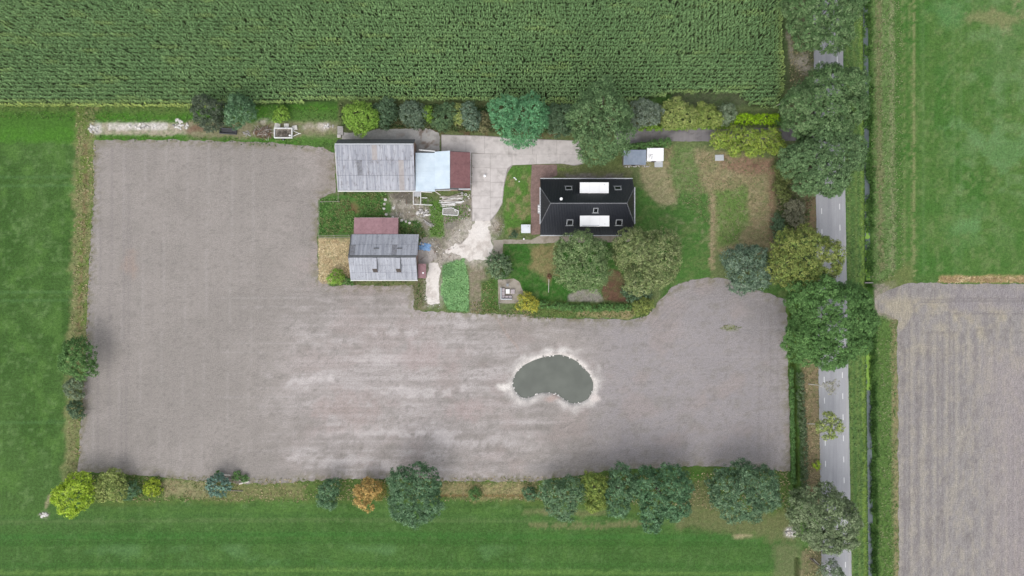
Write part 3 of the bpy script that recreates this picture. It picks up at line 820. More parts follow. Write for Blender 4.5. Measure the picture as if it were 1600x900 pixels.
def sand_col(p, d):
    p.fill(C(226, 219, 212)); p.noise(10, 10, C(196, 186, 178), 0.48, 0.66, 0.7, 2); p.noise(5, 5, C(178, 168, 158), 0.58, 0.74, 0.5, 4)
    p.blob(750, 352, 14, 30, C(232, 226, 220), 0.6); return p
track = sheet('sand_track', [(741, 343), (767, 344), (766, 360), (768, 380), (767, 406), (752, 410), (728, 405), (712, 398), (694, 396), (700, 384), (722, 380), (734, 362)], 0.020, sand_col, M_SAND, 0.8,
      label='pale sandy track at the end of the concrete yard', cat='track')
sheet('sand_strip', [(669, 410), (684, 410), (688, 424), (686, 450), (687, 474), (668, 476), (664, 468), (667, 440)], 0.022, sand_col, M_SAND, 0.4,
      label='pale sandy strip beside the small grey barn', cat='track')
def path_col(p, d):
    p.fill(C(168, 160, 148)); p.noise(6, 6, C(140, 132, 116), 0.5, 0.66, 0.7, 2); return p
sheet('garden_path', [(768, 375), (830, 374), (846, 367), (985, 367), (985, 378), (880, 379), (810, 381), (786, 381), (786, 408), (771, 408), (772, 382)], 0.012, path_col, M_SAND, 0.15,
      label='narrow gritty garden path along the south wall of the house', cat='path')
sheet('brick_paving', [(831, 257), (870, 257), (871, 274), (858, 279), (844, 280), (844, 366), (830, 367), (829, 300)], 0.010, None, M_PAVER, 0.05, z_fn=flat,
      label='red brick paving along the west wall of the house', cat='paving')
sheet('terrace', [(778, 437), (803, 435), (812, 441), (816, 452), (822, 462), (812, 474), (800, 474), (779, 474)], 0.014, path_col, M_SAND, 0.08,
      label='small tiled garden terrace under the grey lounge set', cat='terrace')
def slab_col(p, d):
    p.fill(C(186, 178, 172)); p.noise(7, 7, C(158, 152, 144), 0.5, 0.66, 0.7, 2); return p
sheet('barn_forecourt', [(653, 384), (670, 384), (682, 396), (682, 404), (668, 412), (652, 413)], 0.018, slab_col, M_SAND, 0.12,
      label='small concrete forecourt at the east end of the small barn', cat='pavement')
# ------------------------------------------------------------------ foliage
def unit(v): return v / np.maximum(np.linalg.norm(v, axis=1, keepdims=True), 1e-9)
def leaf_cards(Cn, Nn, L, W, rng, T=None):
    """one bent four-cornered leaf for each centre; returns verts, faces"""
    n = len(Cn)
    if T is None: T = rng.normal(size=(n, 3))
    T = unit(T - Nn * (T * Nn).sum(1, keepdims=True))
    B = np.cross(Nn, T)
    L = L[:, None] * 0.5; W = W[:, None] * 0.5
    V = np.stack([Cn - T * L, Cn - B * W + Nn * W * 0.25, Cn + T * L, Cn + B * W + Nn * W * 0.25], 1).reshape(-1, 3)
    F = np.arange(4 * n).reshape(n, 4)
    return V, F
def leaf_colours(n, cl, pal, rng, var=0.42):
    """pal: list of (colour, weight); cl: clump index of each leaf. Leaves and clumps differ in tone as real leaves do"""
    cols = np.array([p[0] for p in pal]); w = np.array([p[1] for p in pal], float); w /= w.sum()
    ncl = cl.max() + 1 if n else 1
    cc = cols[rng.choice(len(cols), ncl, p=w)] * rng.uniform(0.86, 1.14, (ncl, 1))
    own = cols[rng.choice(len(cols), n, p=w)]
    c = cc[cl] * 0.7 + own * 0.3
    c = c * rng.uniform(1 - var, 1 + var, (n, 1))
    return np.repeat(c, 4, axis=0)

def crown_mesh(lobes, pal, rng, clump=0.46, leaf=0.27, per=18, dens=12.0, spiky=0.0, zmin=-0.35, slim=0.55):
    P_, D_ = [], []
    L = np.array(lobes, float)
    for (x, y, z, r, rz) in lobes:
        n = max(5, int(dens * r * r * (0.6 / clump) ** 2))
        d = unit(rng.normal(size=(n * 2, 3)))
        d = d[d[:, 2] > zmin][:n]
        rr = r * rng.uniform(0.66, 1.05, (len(d), 1))
        p = np.array([x, y, z]) + d * rr * np.array([1, 1, rz / r])
        P_.append(p); D_.append(d)
    Pc = np.concatenate(P_); D = np.concatenate(D_)
    inside = np.zeros(len(Pc), bool)
    for (x, y, z, r, rz) in lobes:
        q = (Pc - np.array([x, y, z])) / np.array([r, r, rz])
        inside |= (q * q).sum(1) < 0.46
    Pc, D = Pc[~inside], D[~inside]
    k = len(Pc)
    rc = clump * rng.uniform(0.55, 1.2, k)
    cl = np.repeat(np.arange(k), per)
    off = unit(rng.normal(size=(k * per, 3))) * (rng.uniform(0, 1, (k * per, 1)) ** 0.5)
    if spiky:
        off = off * 0.45 + D[cl] * rng.uniform(-0.2, 1.0, (k * per, 1)) * spiky
    cen = Pc[cl] + off * rc[cl][:, None] * np.array([1, 1, 0.75])
    N = unit(off * 0.8 + D[cl] * 0.8 + np.array([0, 0, 0.45]) + rng.normal(size=off.shape) * 0.45)
    Ls = leaf * rng.uniform(0.65, 1.3, len(cen))
    T = None
    if spiky:
        T = D[cl] + rng.normal(size=off.shape) * 0.35
    V, F = leaf_cards(cen, N, Ls, Ls * slim, rng, T)
    col = leaf_colours(len(cen), cl, pal, rng)
    return V, F, col

LEAVES = [0]
def crown_lobes(cx, cy, Rr, zc, zt, rng, fine=1.0):
    if Rr < 1.3:
        l = [(cx, cy, zc, Rr * 0.72, max(0.3, (zt - zc)))]
        for k in range(4):
            a = k * 1.57 + rng.uniform(0, 1.5); d = Rr * rng.uniform(0.4, 0.6)
            l.append((cx + math.cos(a) * d, cy + math.sin(a) * d, zc + rng.uniform(-.2, .2) * (zt - zc), Rr * rng.uniform(.34, .5), Rr * .45))
        return l
    h = zt - zc
    l = [(cx, cy, zc, Rr * 0.80, h * 0.84)]
    n = 9 if Rr > 3 else 7
    for k in range(n):
        a = 2 * math.pi * k / n + rng.uniform(-.3, .3); d = Rr * rng.uniform(0.60, 0.74); r = Rr * rng.uniform(0.24, 0.34)
        l.append((cx + math.cos(a) * d, cy + math.sin(a) * d, zc + rng.uniform(-.3, .2) * h, r, r * 0.85))
    for k in range(n - 2):
        a = 2 * math.pi * k / (n - 2) + rng.uniform(-.4, .4); d = Rr * rng.uniform(0.22, 0.46); r = Rr * rng.uniform(0.27, 0.38)
        l.append((cx + math.cos(a) * d, cy + math.sin(a) * d, zc + rng.uniform(.35, .72) * h, r, r * 0.85))
    return l

def leafc(r, g, b):
    m = 0.3 * r + 0.55 * g + 0.15 * b
    return C(*(1.05 * (v * 0.93 + m * 0.07) for v in (r, g, b)))
def pal(*cs): return [(leafc(*c[:3]), c[3] if len(c) > 3 else 1.0) for c in cs]
PAL = {
    'oak': pal((112, 136, 84, 3), (134, 152, 102, 2), (92, 120, 70, 2)),
    'oakdark': pal((96, 126, 80, 3), (114, 142, 94, 2), (78, 108, 66, 2)),
    'road': pal((92, 122, 74, 3), (116, 142, 94, 2), (74, 106, 60, 2)),
    'olive': pal((140, 148, 76, 3), (120, 138, 66, 3), (98, 124, 60, 1)),
    'green': pal((88, 128, 66, 3), (104, 142, 78, 2), (76, 112, 58, 2)),
    'walnut': pal((94, 150, 100, 3), (112, 164, 116, 2), (80, 134, 88, 2)),
    'lightgreen': pal((122, 160, 58, 3), (138, 172, 72, 2), (104, 142, 50, 2)),
    'lime': pal((158, 188, 48, 3), (172, 196, 66, 2), (134, 168, 40, 2)),
    'hedgelime': pal((150, 190, 30, 3), (134, 176, 24, 2), (116, 160, 26, 1)),
    'dark': pal((84, 110, 78, 3), (104, 128, 96, 2), (68, 94, 64, 2)),
    'grey': pal((116, 134, 102, 3), (136, 150, 120, 2), (96, 116, 84, 2)),
    'bluegreen': pal((98, 122, 98, 3), (126, 146, 122, 2), (78, 102, 78, 2)),
    'blue': pal((112, 146, 128, 3), (130, 160, 144, 2), (94, 128, 110, 2)),
    'brush': pal((122, 120, 86, 3), (142, 138, 96, 2), (98, 104, 66, 2)),
    'orange': pal((196, 160, 92, 3), (182, 150, 88, 2), (164, 146, 88, 1)),
    'yellow': pal((190, 180, 66, 3), (168, 168, 66, 2), (140, 156, 66, 2)),
    'yolive': pal((144, 160, 84, 3), (160, 168, 98, 2), (120, 140, 72, 2)),
    'willowish': pal((98, 130, 92, 3), (122, 150, 112, 2), (80, 112, 74, 2)),
    'bottom': pal((88, 122, 84, 3), (114, 146, 108, 2), (70, 104, 68, 2)),
}
def trunk_limbs(t, base, top, lobes, r0, rng, bark):
    base, top = Vector(base), Vector(top)
    mb = MB()
    k = 6
    pts, rad = [], []
    for i in range(k):
        f = i / (k - 1)
        p = base.lerp(top, f) + Vector((rng.uniform(-.06, .06), rng.uniform(-.06, .06), 0)) * (2 if 0 < i < k - 1 else 0)
        pts.append(p); rad.append(r0 * (1.35 if i == 0 else 1 - 0.72 * f))
    mb.tube(pts, rad, 8)
    for j in range(min(6, len(lobes) - 1)):
        l = lobes[1 + j * max(1, (len(lobes) - 1) // 6)]
        a = pts[2 + j % 3]
        e = Vector((l[0], l[1], l[2]))
        m = a.lerp(e, 0.5) + Vector((0, 0, 0.12 * (e - a).length))
        mb.tube([a, m, a.lerp(e, 0.92)], [r0 * 0.42, r0 * 0.28, r0 * 0.10], 5)
    mb.build('trunk', bark, t)

def tree(label, circles, ht, pk, seed, cat='tree', name='tree', zc=None, clump=0.46, leaf=0.27, per=18, dens=12.0, group=None, bark=None, r0=None, spiky=0.0, base=None, trunk=True, slim=0.55, zmin=-0.35, cname='crown'):
    rng = np.random.RandomState(seed)
    zc = ht * 0.6 if zc is None else zc
    lobes = []
    for (px, py, rp) in circles:
        k = S * (H - zc) / H
        cx, cy = P(px, py, zc)
        lobes += crown_lobes(cx, cy, rp * k * 1.16, zc, ht, rng)
    c0 = np.mean([P(c[0], c[1], zc) for c in circles], 0) if base is None else np.array(P(*base))
    t = thing(name, label, cat, (c0[0], c0[1], 0), group)
    V, F, col = crown_mesh(lobes, PAL[pk] if isinstance(pk, str) else pk, rng, clump, leaf, per, dens, spiky, zmin, slim)
    V[:, 2] = np.maximum(V[:, 2], 0.05)
    LEAVES[0] += len(F)
    obj_np(cname, V, F, M_LEAF, t, col)
    if trunk:
        trunk_limbs(t, (c0[0], c0[1], -0.1), (np.mean([l[0] for l in lobes]), np.mean([l[1] for l in lobes]), zc + 0.2 * (ht - zc)), lobes, r0 or max(0.05, 0.028 * ht), rng, bark or M_BARK)
    return t
def shrub(label, circles, ht, pk, seed, cat='shrub', name='shrub', **kw):
    kw.setdefault('clump', 0.38); kw.setdefault('leaf', 0.23); kw.setdefault('per', 18); kw.setdefault('zc', ht * 0.5); kw.setdefault('r0', 0.06); kw.setdefault('cname', 'foliage')
    return tree(label, circles, ht, pk, seed, cat, name, **kw)

# roadside trees
tree('big roadside oak at the top edge of the photo, overhanging the road', [(1262, 30, 32), (1296, 18, 40), (1300, 52, 30), (1318, 5, 28), (1258, 60, 20), (1248, 10, 26), (1290, 68, 16)], 13, 'road', 1, dens=15, per=25)
tree('huge roadside oak just south of the short visible stretch of road', [(1292, 142, 42), (1322, 140, 32), (1262, 165, 34), (1300, 182, 40), (1328, 172, 24), (1252, 190, 26), (1240, 165, 20)], 13.5, 'road', 2, dens=15, per=25)
tree('roadside oak spreading over the road beside the lime and olive driveway shrubs', [(1290, 222, 42), (1262, 252, 36), (1315, 240, 34), (1292, 272, 34), (1262, 284, 22), (1238, 250, 22), (1300, 288, 18)], 13, 'oakdark', 3, dens=15, per=25)
tree('olive yellow oak on the west edge of the road between two green trees', [(1252, 392, 40), (1225, 412, 28), (1280, 402, 34), (1258, 425, 34), (1228, 384, 22), (1292, 420, 18)], 12, 'olive', 4, clump=0.5)
tree('very broad dark green oak spanning the road, south of the olive oak', [(1285, 492, 50), (1322, 480, 40), (1258, 462, 26), (1260, 530, 34), (1312, 530, 40), (1340, 500, 28), (1292, 558, 22), (1280, 450, 24)], 14, 'green', 5, dens=15, per=25)
tree('grey green roadside tree at the lower right, spilling over the road edge', [(1280, 800, 44), (1310, 815, 34), (1255, 790, 24), (1290, 840, 24), (1262, 825, 22), (1318, 842, 16)], 11, pal((114, 132, 92, 3), (136, 150, 112, 2), (90, 110, 72, 2)), 6, per=26, dens=14)
tree('small grey green young tree over the road at the bottom edge of the photo', [(1298, 893, 18), (1306, 905, 16)], 6, 'grey', 7, per=14, base=(1266, 872))
# garden trees
tree('round pale green oak over the middle of the south wall of the house', [(910, 402, 40), (896, 425, 28), (926, 425, 28), (905, 380, 20), (885, 400, 20), (932, 392, 18)], 11, 'oak', 8)
tree('broad olive green oak at the south east corner of the house', [(1010, 400, 42), (988, 385, 30), (1035, 385, 26), (1030, 420, 30), (1000, 436, 26), (975, 400, 18), (1048, 405, 16)], 11, pal((124, 138, 84, 3), (144, 152, 104, 2), (100, 120, 70, 2)), 9)
tree('blue green tree between the garden lawn and the olive oak', [(1168, 418, 34), (1150, 408, 22), (1186, 430, 24), (1160, 438, 22), (1182, 402, 20)], 8, 'bluegreen', 10)
tree('tall dark oak between the maize and the asphalt driveway', [(938, 178, 40), (952, 210, 36), (915, 185, 28), (930, 232, 28), (962, 180, 26), (940, 148, 22), (918, 215, 22)], 13, 'oakdark', 11)
tree('heart shaped bright blue green walnut tree over the concrete yard', [(790, 175, 27), (828, 176, 28), (812, 196, 32), (822, 210, 20), (840, 192, 16), (808, 212, 18)], 8, 'walnut', 12)
tree('light green round tree behind the north west corner of the large barn', [(563, 184, 24), (552, 180, 18), (576, 186, 18), (566, 196, 16)], 5.5, 'lightgreen', 13)
tree('dark grey green tree beside the rubble strip at the maize edge, left of its twin', [(322, 176, 22), (330, 190, 18), (316, 162, 14), (338, 172, 16)], 6.5, pal((84, 96, 76, 3), (102, 114, 92, 2), (64, 80, 58, 2)), 14)
tree('green tree above the dark trough at the maize edge, right of the grey green one', [(375, 172, 22), (366, 186, 16), (388, 176, 14), (372, 160, 14)], 6.5, 'bottom', 15)
shrub('small yellow green bush above the white trailer', [(440, 178, 12), (434, 184, 8)], 2.6, 'lightgreen', 16)
# shrubs along the maize, west to east
row = [('dark narrow shrub right beside the light green round tree', [(602, 176, 17), (606, 165, 11), (600, 192, 9)], 4, 'dark'),
       ('grey green shrub second in the row behind the barn', [(644, 178, 18), (650, 188, 12), (636, 170, 10)], 4, pal((100, 120, 96, 3), (118, 136, 112, 2), (82, 102, 78, 2))),
       ('small yellow shrub tucked between dark shrubs behind the barn', [(667, 177, 9), (672, 186, 6)], 2.8, 'lightgreen'),
       ('dark shrub with mixed leaves right of the small yellow shrub', [(690, 186, 16), (700, 176, 15)], 4, pal((82, 110, 74, 3), (102, 126, 84, 2))),
       ('olive shrub between two darker ones above the concrete yard', [(716, 184, 11), (716, 172, 8)], 3.2, 'yolive'),
       ('dark blue green shrub last before the walnut tree', [(736, 184, 15), (732, 172, 11), (740, 196, 8)], 4, 'bluegreen'),
       ('low brownish shrub in the gap left of the walnut tree', [(757, 186, 10), (755, 198, 8)], 2.4, 'brush'),
       ('dark shrub between the walnut tree and the tall dark oak', [(866, 182, 16), (876, 196, 16), (884, 178, 14), (868, 202, 10)], 4.5, 'dark'),
       ('silvery grey shrub right of the tall dark oak', [(1004, 172, 17), (1020, 178, 15), (998, 186, 13)], 4.5, pal((116, 132, 110, 3), (136, 150, 130, 2), (96, 112, 90, 2))),
       ('big yellow olive shrub on the north edge of the driveway, left of two', [(1056, 178, 20), (1076, 184, 16), (1046, 188, 12)], 4, 'yolive'),
       ('yellow olive shrub on the north edge of the driveway, right of two', [(1102, 180, 17), (1118, 186, 12), (1094, 188, 10)], 3.8, pal((134, 152, 72, 3), (150, 162, 86, 2), (112, 136, 62, 2))),
       ('grey green shrub at the left end of the bright lime hedge', [(1137, 176, 13), (1132, 186, 9)], 3.6, 'grey')]
for i, (l, c, h, k) in enumerate(row):
    c = [(a, b, r * 1.14) for a, b, r in c]
    shrub(l, c, h, k, 30 + i, group='shrubs between the maize and the farm')
def hedge(label, pts, hw, ht, pk, seed, name='hedge', cat='hedge', step=0.9, **kw):
    """clipped or loose row of plants along a line in plan units"""
    rng = np.random.RandomState(seed)
    circles = []
    for (a, b) in zip(pts[:-1], pts[1:]):
        n = max(1, int(math.dist(a, b) / (hw * step)))
        for i in range(n):
            f = (i + 0.5) / n
            circles.append((a[0] + (b[0] - a[0]) * f, a[1] + (b[1] - a[1]) * f + rng.uniform(-.15, .15) * hw, hw * rng.uniform(0.9, 1.12)))
    t = thing(name, label, cat, (*np.mean([P(c[0], c[1]) for c in circles], 0), 0))
    lobes = []
    for (px, py, r) in circles:
        x, y = P(px, py, ht * .5); k = S * r
        lobes.append((x, y, ht * 0.5, k, ht * 0.5))
        for q in range(2):
            lobes.append((x + rng.uniform(-.5, .5) * k, y + rng.uniform(-.6, .6) * k, ht * rng.uniform(.55, .8), k * 0.5, k * 0.45))
    kw.setdefault('clump', 0.36); kw.setdefault('leaf', 0.22); kw.setdefault('per', 18)
    V, F, col = crown_mesh(lobes, PAL[pk] if isinstance(pk, str) else pk, rng, zmin=-0.6, **kw)
    V[:, 2] = np.maximum(V[:, 2], 0.04)
    LEAVES[0] += len(F)
    obj_np('foliage', V, F, M_LEAF, t, col)
    mb = MB()
    for (px, py, r) in circles:
        x, y = P(px, py)
        mb.tube([(x, y, -0.05), (x + .05, y + .03, ht * .5), (x + .1, y - .04, ht * .75)], [0.05, 0.035, 0.015], 5)
    mb.build('stems', M_BARK, t)['kind'] = 'stuff'
    return t
hedge('vivid lime green clipped hedge along the north side of the driveway', [(1144, 187), (1214, 187)], 8, 1.6, 'hedgelime', 50)
hedge('short dark green hedge end between the lime hedge and the roadside oak', [(1214, 189), (1236, 190)], 8, 1.5, 'green', 51)
hedge('low creeping green edge along the north rim of the driveway', [(1000, 200), (1140, 196)], 4.5, 0.7, 'lightgreen', 52)
hedge('green climbing hedge over the back of the two small sheds', [(978, 234), (1000, 230), (1046, 222)], 7.5, 2.6, 'green', 53)
shrub('long mixed lime and olive shrub bank south of the driveway near the road', [(1124, 218, 15), (1145, 212, 15), (1148, 232, 13), (1170, 216, 17), (1192, 222, 18), (1175, 234, 12), (1212, 228, 15), (1206, 212, 13)], 3.6, pal((142, 166, 64, 3), (124, 152, 58, 3), (136, 138, 88, 1), (162, 178, 72, 2)), 54, cat='shrubbery')
# bramble and brush between garden and road
shrub('green bramble thicket along the east edge of the garden', [(1216, 262, 9), (1226, 275, 13), (1218, 292, 10), (1226, 305, 11)], 2.4, pal((98, 112, 60, 3), (116, 124, 70, 2), (84, 100, 54, 1)), 55, cat='thicket', name='bramble_thicket')
shrub('grey twiggy brush between the bramble and the road', [(1238, 322, 13), (1244, 342, 12), (1232, 336, 10), (1250, 326, 9)], 2.2, pal((124, 124, 100, 3), (140, 138, 114, 2), (100, 108, 76, 1)), 56, per=14, name='brush', cat='brush')
shrub('dark green shrub at the foot of the olive oak, garden side', [(1216, 352, 11), (1220, 368, 12), (1212, 340, 8)], 2.6, 'dark', 57)
# garden shrubs and hedges
shrub('spiky dark conifer bush at the corner of the south lawn', [(780, 415, 19)], 3.6, pal((104, 128, 92, 3), (128, 148, 110, 2), (82, 108, 74, 2)), 58, spiky=1.3, leaf=0.42, slim=0.34, name='conifer', cat='conifer', clump=0.42, per=22)
shrub('golden yellow shrub beside the tiled terrace', [(822, 470, 14), (833, 476, 10), (813, 478, 9)], 1.8, 'yellow', 59, per=14)
hedge('low green hedge along the southern edge of the lawn', [(842, 475), (900, 481), (984, 480)], 6, 1.1, 'green', 60)
shrub('yellow olive bush at the right end of the low southern hedge', [(1003, 477, 14), (996, 484, 9), (1014, 474, 9)], 2.4, pal((134, 146, 74, 3), (116, 134, 66, 2)), 61)
shrub('dark green undergrowth below the broad olive oak', [(982, 455, 11), (992, 462, 12), (1010, 458, 10), (986, 442, 9)], 1.8, 'dark', 62)
shrub('small dark shrub beside the gritty round bed west of the house', [(802, 367, 7)], 1.2, 'dark', 63)
shrub('lime yellow bush at the south west corner of the small barn', [(526, 432, 12), (518, 436, 8)], 2.2, 'lightgreen', 64)
shrub('low green weeds along the foot of the small barn wall', [(540, 438, 7), (549, 440, 5)], 0.9, 'green', 65)
# left edge
tree('round dark green tree standing alone on the left bank of the tilled field', [(126, 556, 26), (112, 566, 20), (130, 575, 20), (118, 545, 18)], 7, 'green', 66)
shrub('pale green shrub just below the lone round tree on the left bank', [(112, 607, 13), (120, 598, 10), (122, 618, 8)], 3, 'grey', 67)
shrub('small dark shrub at the lower end of the left bank clump', [(118, 638, 12), (122, 646, 9)], 2.6, 'dark', 68)
# bottom edge, west to east
tree('bright lime yellow tree at the bottom left corner of the tilled field', [(118, 768, 26), (102, 775, 20), (128, 756, 18), (108, 790, 18), (124, 782, 18)], 6, 'lime', 69)
tree('pale olive feathery shrub right of the lime yellow tree', [(174, 756, 22), (165, 768, 16), (184, 768, 16), (178, 744, 12)], 4.5, 'yolive', 70, per=18)
shrub('dark grey green bush touching the pale olive shrub', [(204, 765, 14), (200, 775, 9)], 2.8, 'bottom', 71)
shrub('small round yellow lime bush fourth from the bottom left corner', [(238, 762, 14), (232, 764, 9)], 1.8, pal((160, 178, 50, 3), (138, 160, 46, 2), (110, 136, 44, 1)), 72)
shrub('pale blue spruce standing in dry grass near the pale logs', [(341, 759, 18)], 4, 'blue', 73, spiky=1.2, leaf=0.36, slim=0.32, name='spruce', cat='spruce', clump=0.4, per=22)
shrub('small green bush behind the pale blue spruce', [(341, 743, 8), (370, 744, 8), (382, 748, 6)], 1.0, 'green', 74)
tree('dark leafy tree left of the orange tree', [(513, 768, 16), (508, 780, 13), (520, 760, 13), (516, 786, 10)], 5.5, 'bottom', 75)
tree('orange autumn coloured tree on the bottom field edge', [(570, 766, 16), (582, 762, 14), (566, 782, 13), (576, 790, 8)], 5, 'orange', 76, per=18)
shrub('ochre and green bush squeezed between the orange tree and the big round tree', [(592, 772, 11), (594, 760, 9)], 3, pal((150, 142, 74, 3), (124, 132, 66, 2), (172, 142, 76, 1)), 77, per=15)
tree('largest round dark green tree alone on the bottom field edge', [(646, 768, 36), (630, 752, 24), (664, 752, 24), (668, 785, 24), (630, 790, 24), (648, 802, 20), (652, 740, 18)], 9.5, 'bottom', 78)
shrub('small lone bush in dry grass right of the big round tree', [(742, 772, 10)], 1.4, 'green', 79)
shrub('small dark bush left of the group of bottom trees', [(828, 772, 10), (822, 766, 7)], 1.8, 'bottom', 80)
tree('grey green tree at the left of the bottom tree group', [(878, 776, 29), (862, 768, 20), (894, 763, 20), (880, 795, 19)], 7.5, 'willowish', 81)
tree('yellow green narrow tree between two dark ones in the bottom group', [(930, 762, 19), (924, 750, 15), (936, 780, 15), (926, 790, 11), (938, 756, 13)], 7.5, pal((124, 142, 62, 3), (140, 156, 74, 2), (100, 124, 54, 2)), 82)
tree('dark green tree right of the yellow green narrow one', [(968, 768, 24), (970, 742, 18), (966, 792, 18), (982, 755, 16), (956, 778, 14)], 8.5, 'bottom', 83)
tree('widest dark green tree in the bottom group', [(1036, 770, 36), (1060, 760, 24), (1010, 756, 26), (1020, 795, 24), (1055, 790, 24), (1018, 818, 14), (1048, 744, 20)], 9, pal((84, 122, 82, 3), (108, 144, 104, 2), (66, 102, 66, 2)), 84)
tree('broad blue green tree at the right end of the bottom row', [(1160, 765, 40), (1135, 758, 28), (1190, 755, 28), (1195, 775, 24), (1150, 790, 26), (1172, 795, 20), (1128, 775, 20), (1165, 738, 18)], 9, pal((90, 120, 86, 3), (118, 146, 110, 2), (70, 100, 68, 2)), 85)
# hedge strip beside the road, lower right
hedge('long dark leafy hedge between the dry ditch and the road', [(1251, 585), (1252, 640), (1256, 690), (1257, 765)], 6, 1.4, pal((92, 112, 78, 3), (76, 98, 62, 2), (118, 128, 98, 1)), 86, per=15)
hedge('narrow bright green weed edge along the field side of the dry ditch', [(1236, 575), (1238, 660), (1240, 755)], 2.6, 0.7, 'green', 87, per=14)
shrub('young plant with yellow leaves on the dry road verge', [(1276, 727, 6)], 1.6, 'lime', 88)

# the sparse roadside saplings, each a leaning pale trunk with a thin crown
def sapling(label, base, lean, ht, circles, pk, seed, per, dens):
    rng = np.random.RandomState(seed)
    bx, by = P(*base); tx, ty = P(lean[0], lean[1], ht * 0.7)
    t = thing('sapling', label, 'tree', (bx, by, 0), 'thin young trees beside the road')
    mb = MB(); top = Vector((tx, ty, ht * .75)); b = Vector((bx, by, -0.05))
    mb.tube([b, b.lerp(top, .5) + Vector((0.06, 0.1, .1)), top], [0.10, 0.075, 0.03], 7)
    lobes = []
    for (px, py, r) in circles:
        x, y = P(px, py, ht * .75); rr = r * S
        lobes.append((x, y, ht * .75, rr, rr * .8))
        mb.tube([b.lerp(top, .7), top.lerp(Vector((x, y, ht * .78)), .9)], [0.035, 0.012], 5)
        for k in range(5):
            a = rng.uniform(0, 6.28)
            mb.tube([Vector((x, y, ht * .74)), Vector((x + math.cos(a) * rr, y + math.sin(a) * rr, ht * .8 + rng.uniform(-.4, .4)))], [0.02, 0.008], 4)
    mb.build('trunk', M_PALEBARK, t)
    V, F, col = crown_mesh(lobes, PAL[pk] if isinstance(pk, str) else pk, rng, 0.4, 0.26, per, dens, zmin=-1)
    obj_np('crown', V, F, M_LEAF, t, col)
sapling('nearly bare sapling with a pale trunk leaning over the road', (1263, 600), (1287, 604), 6, [(1298, 606, 8), (1304, 600, 8), (1292, 600, 6), (1300, 612, 6)], pal((140, 140, 112), (150, 148, 130)), 90, 7, 9)
sapling('sparse olive sapling reaching over the road below the bare one', (1262, 662), (1286, 664), 6.5, [(1296, 652, 10), (1290, 665, 10), (1306, 662, 9), (1312, 668, 8), (1300, 678, 8), (1282, 668, 8), (1290, 682, 5)], 'yolive', 91, 16, 16)

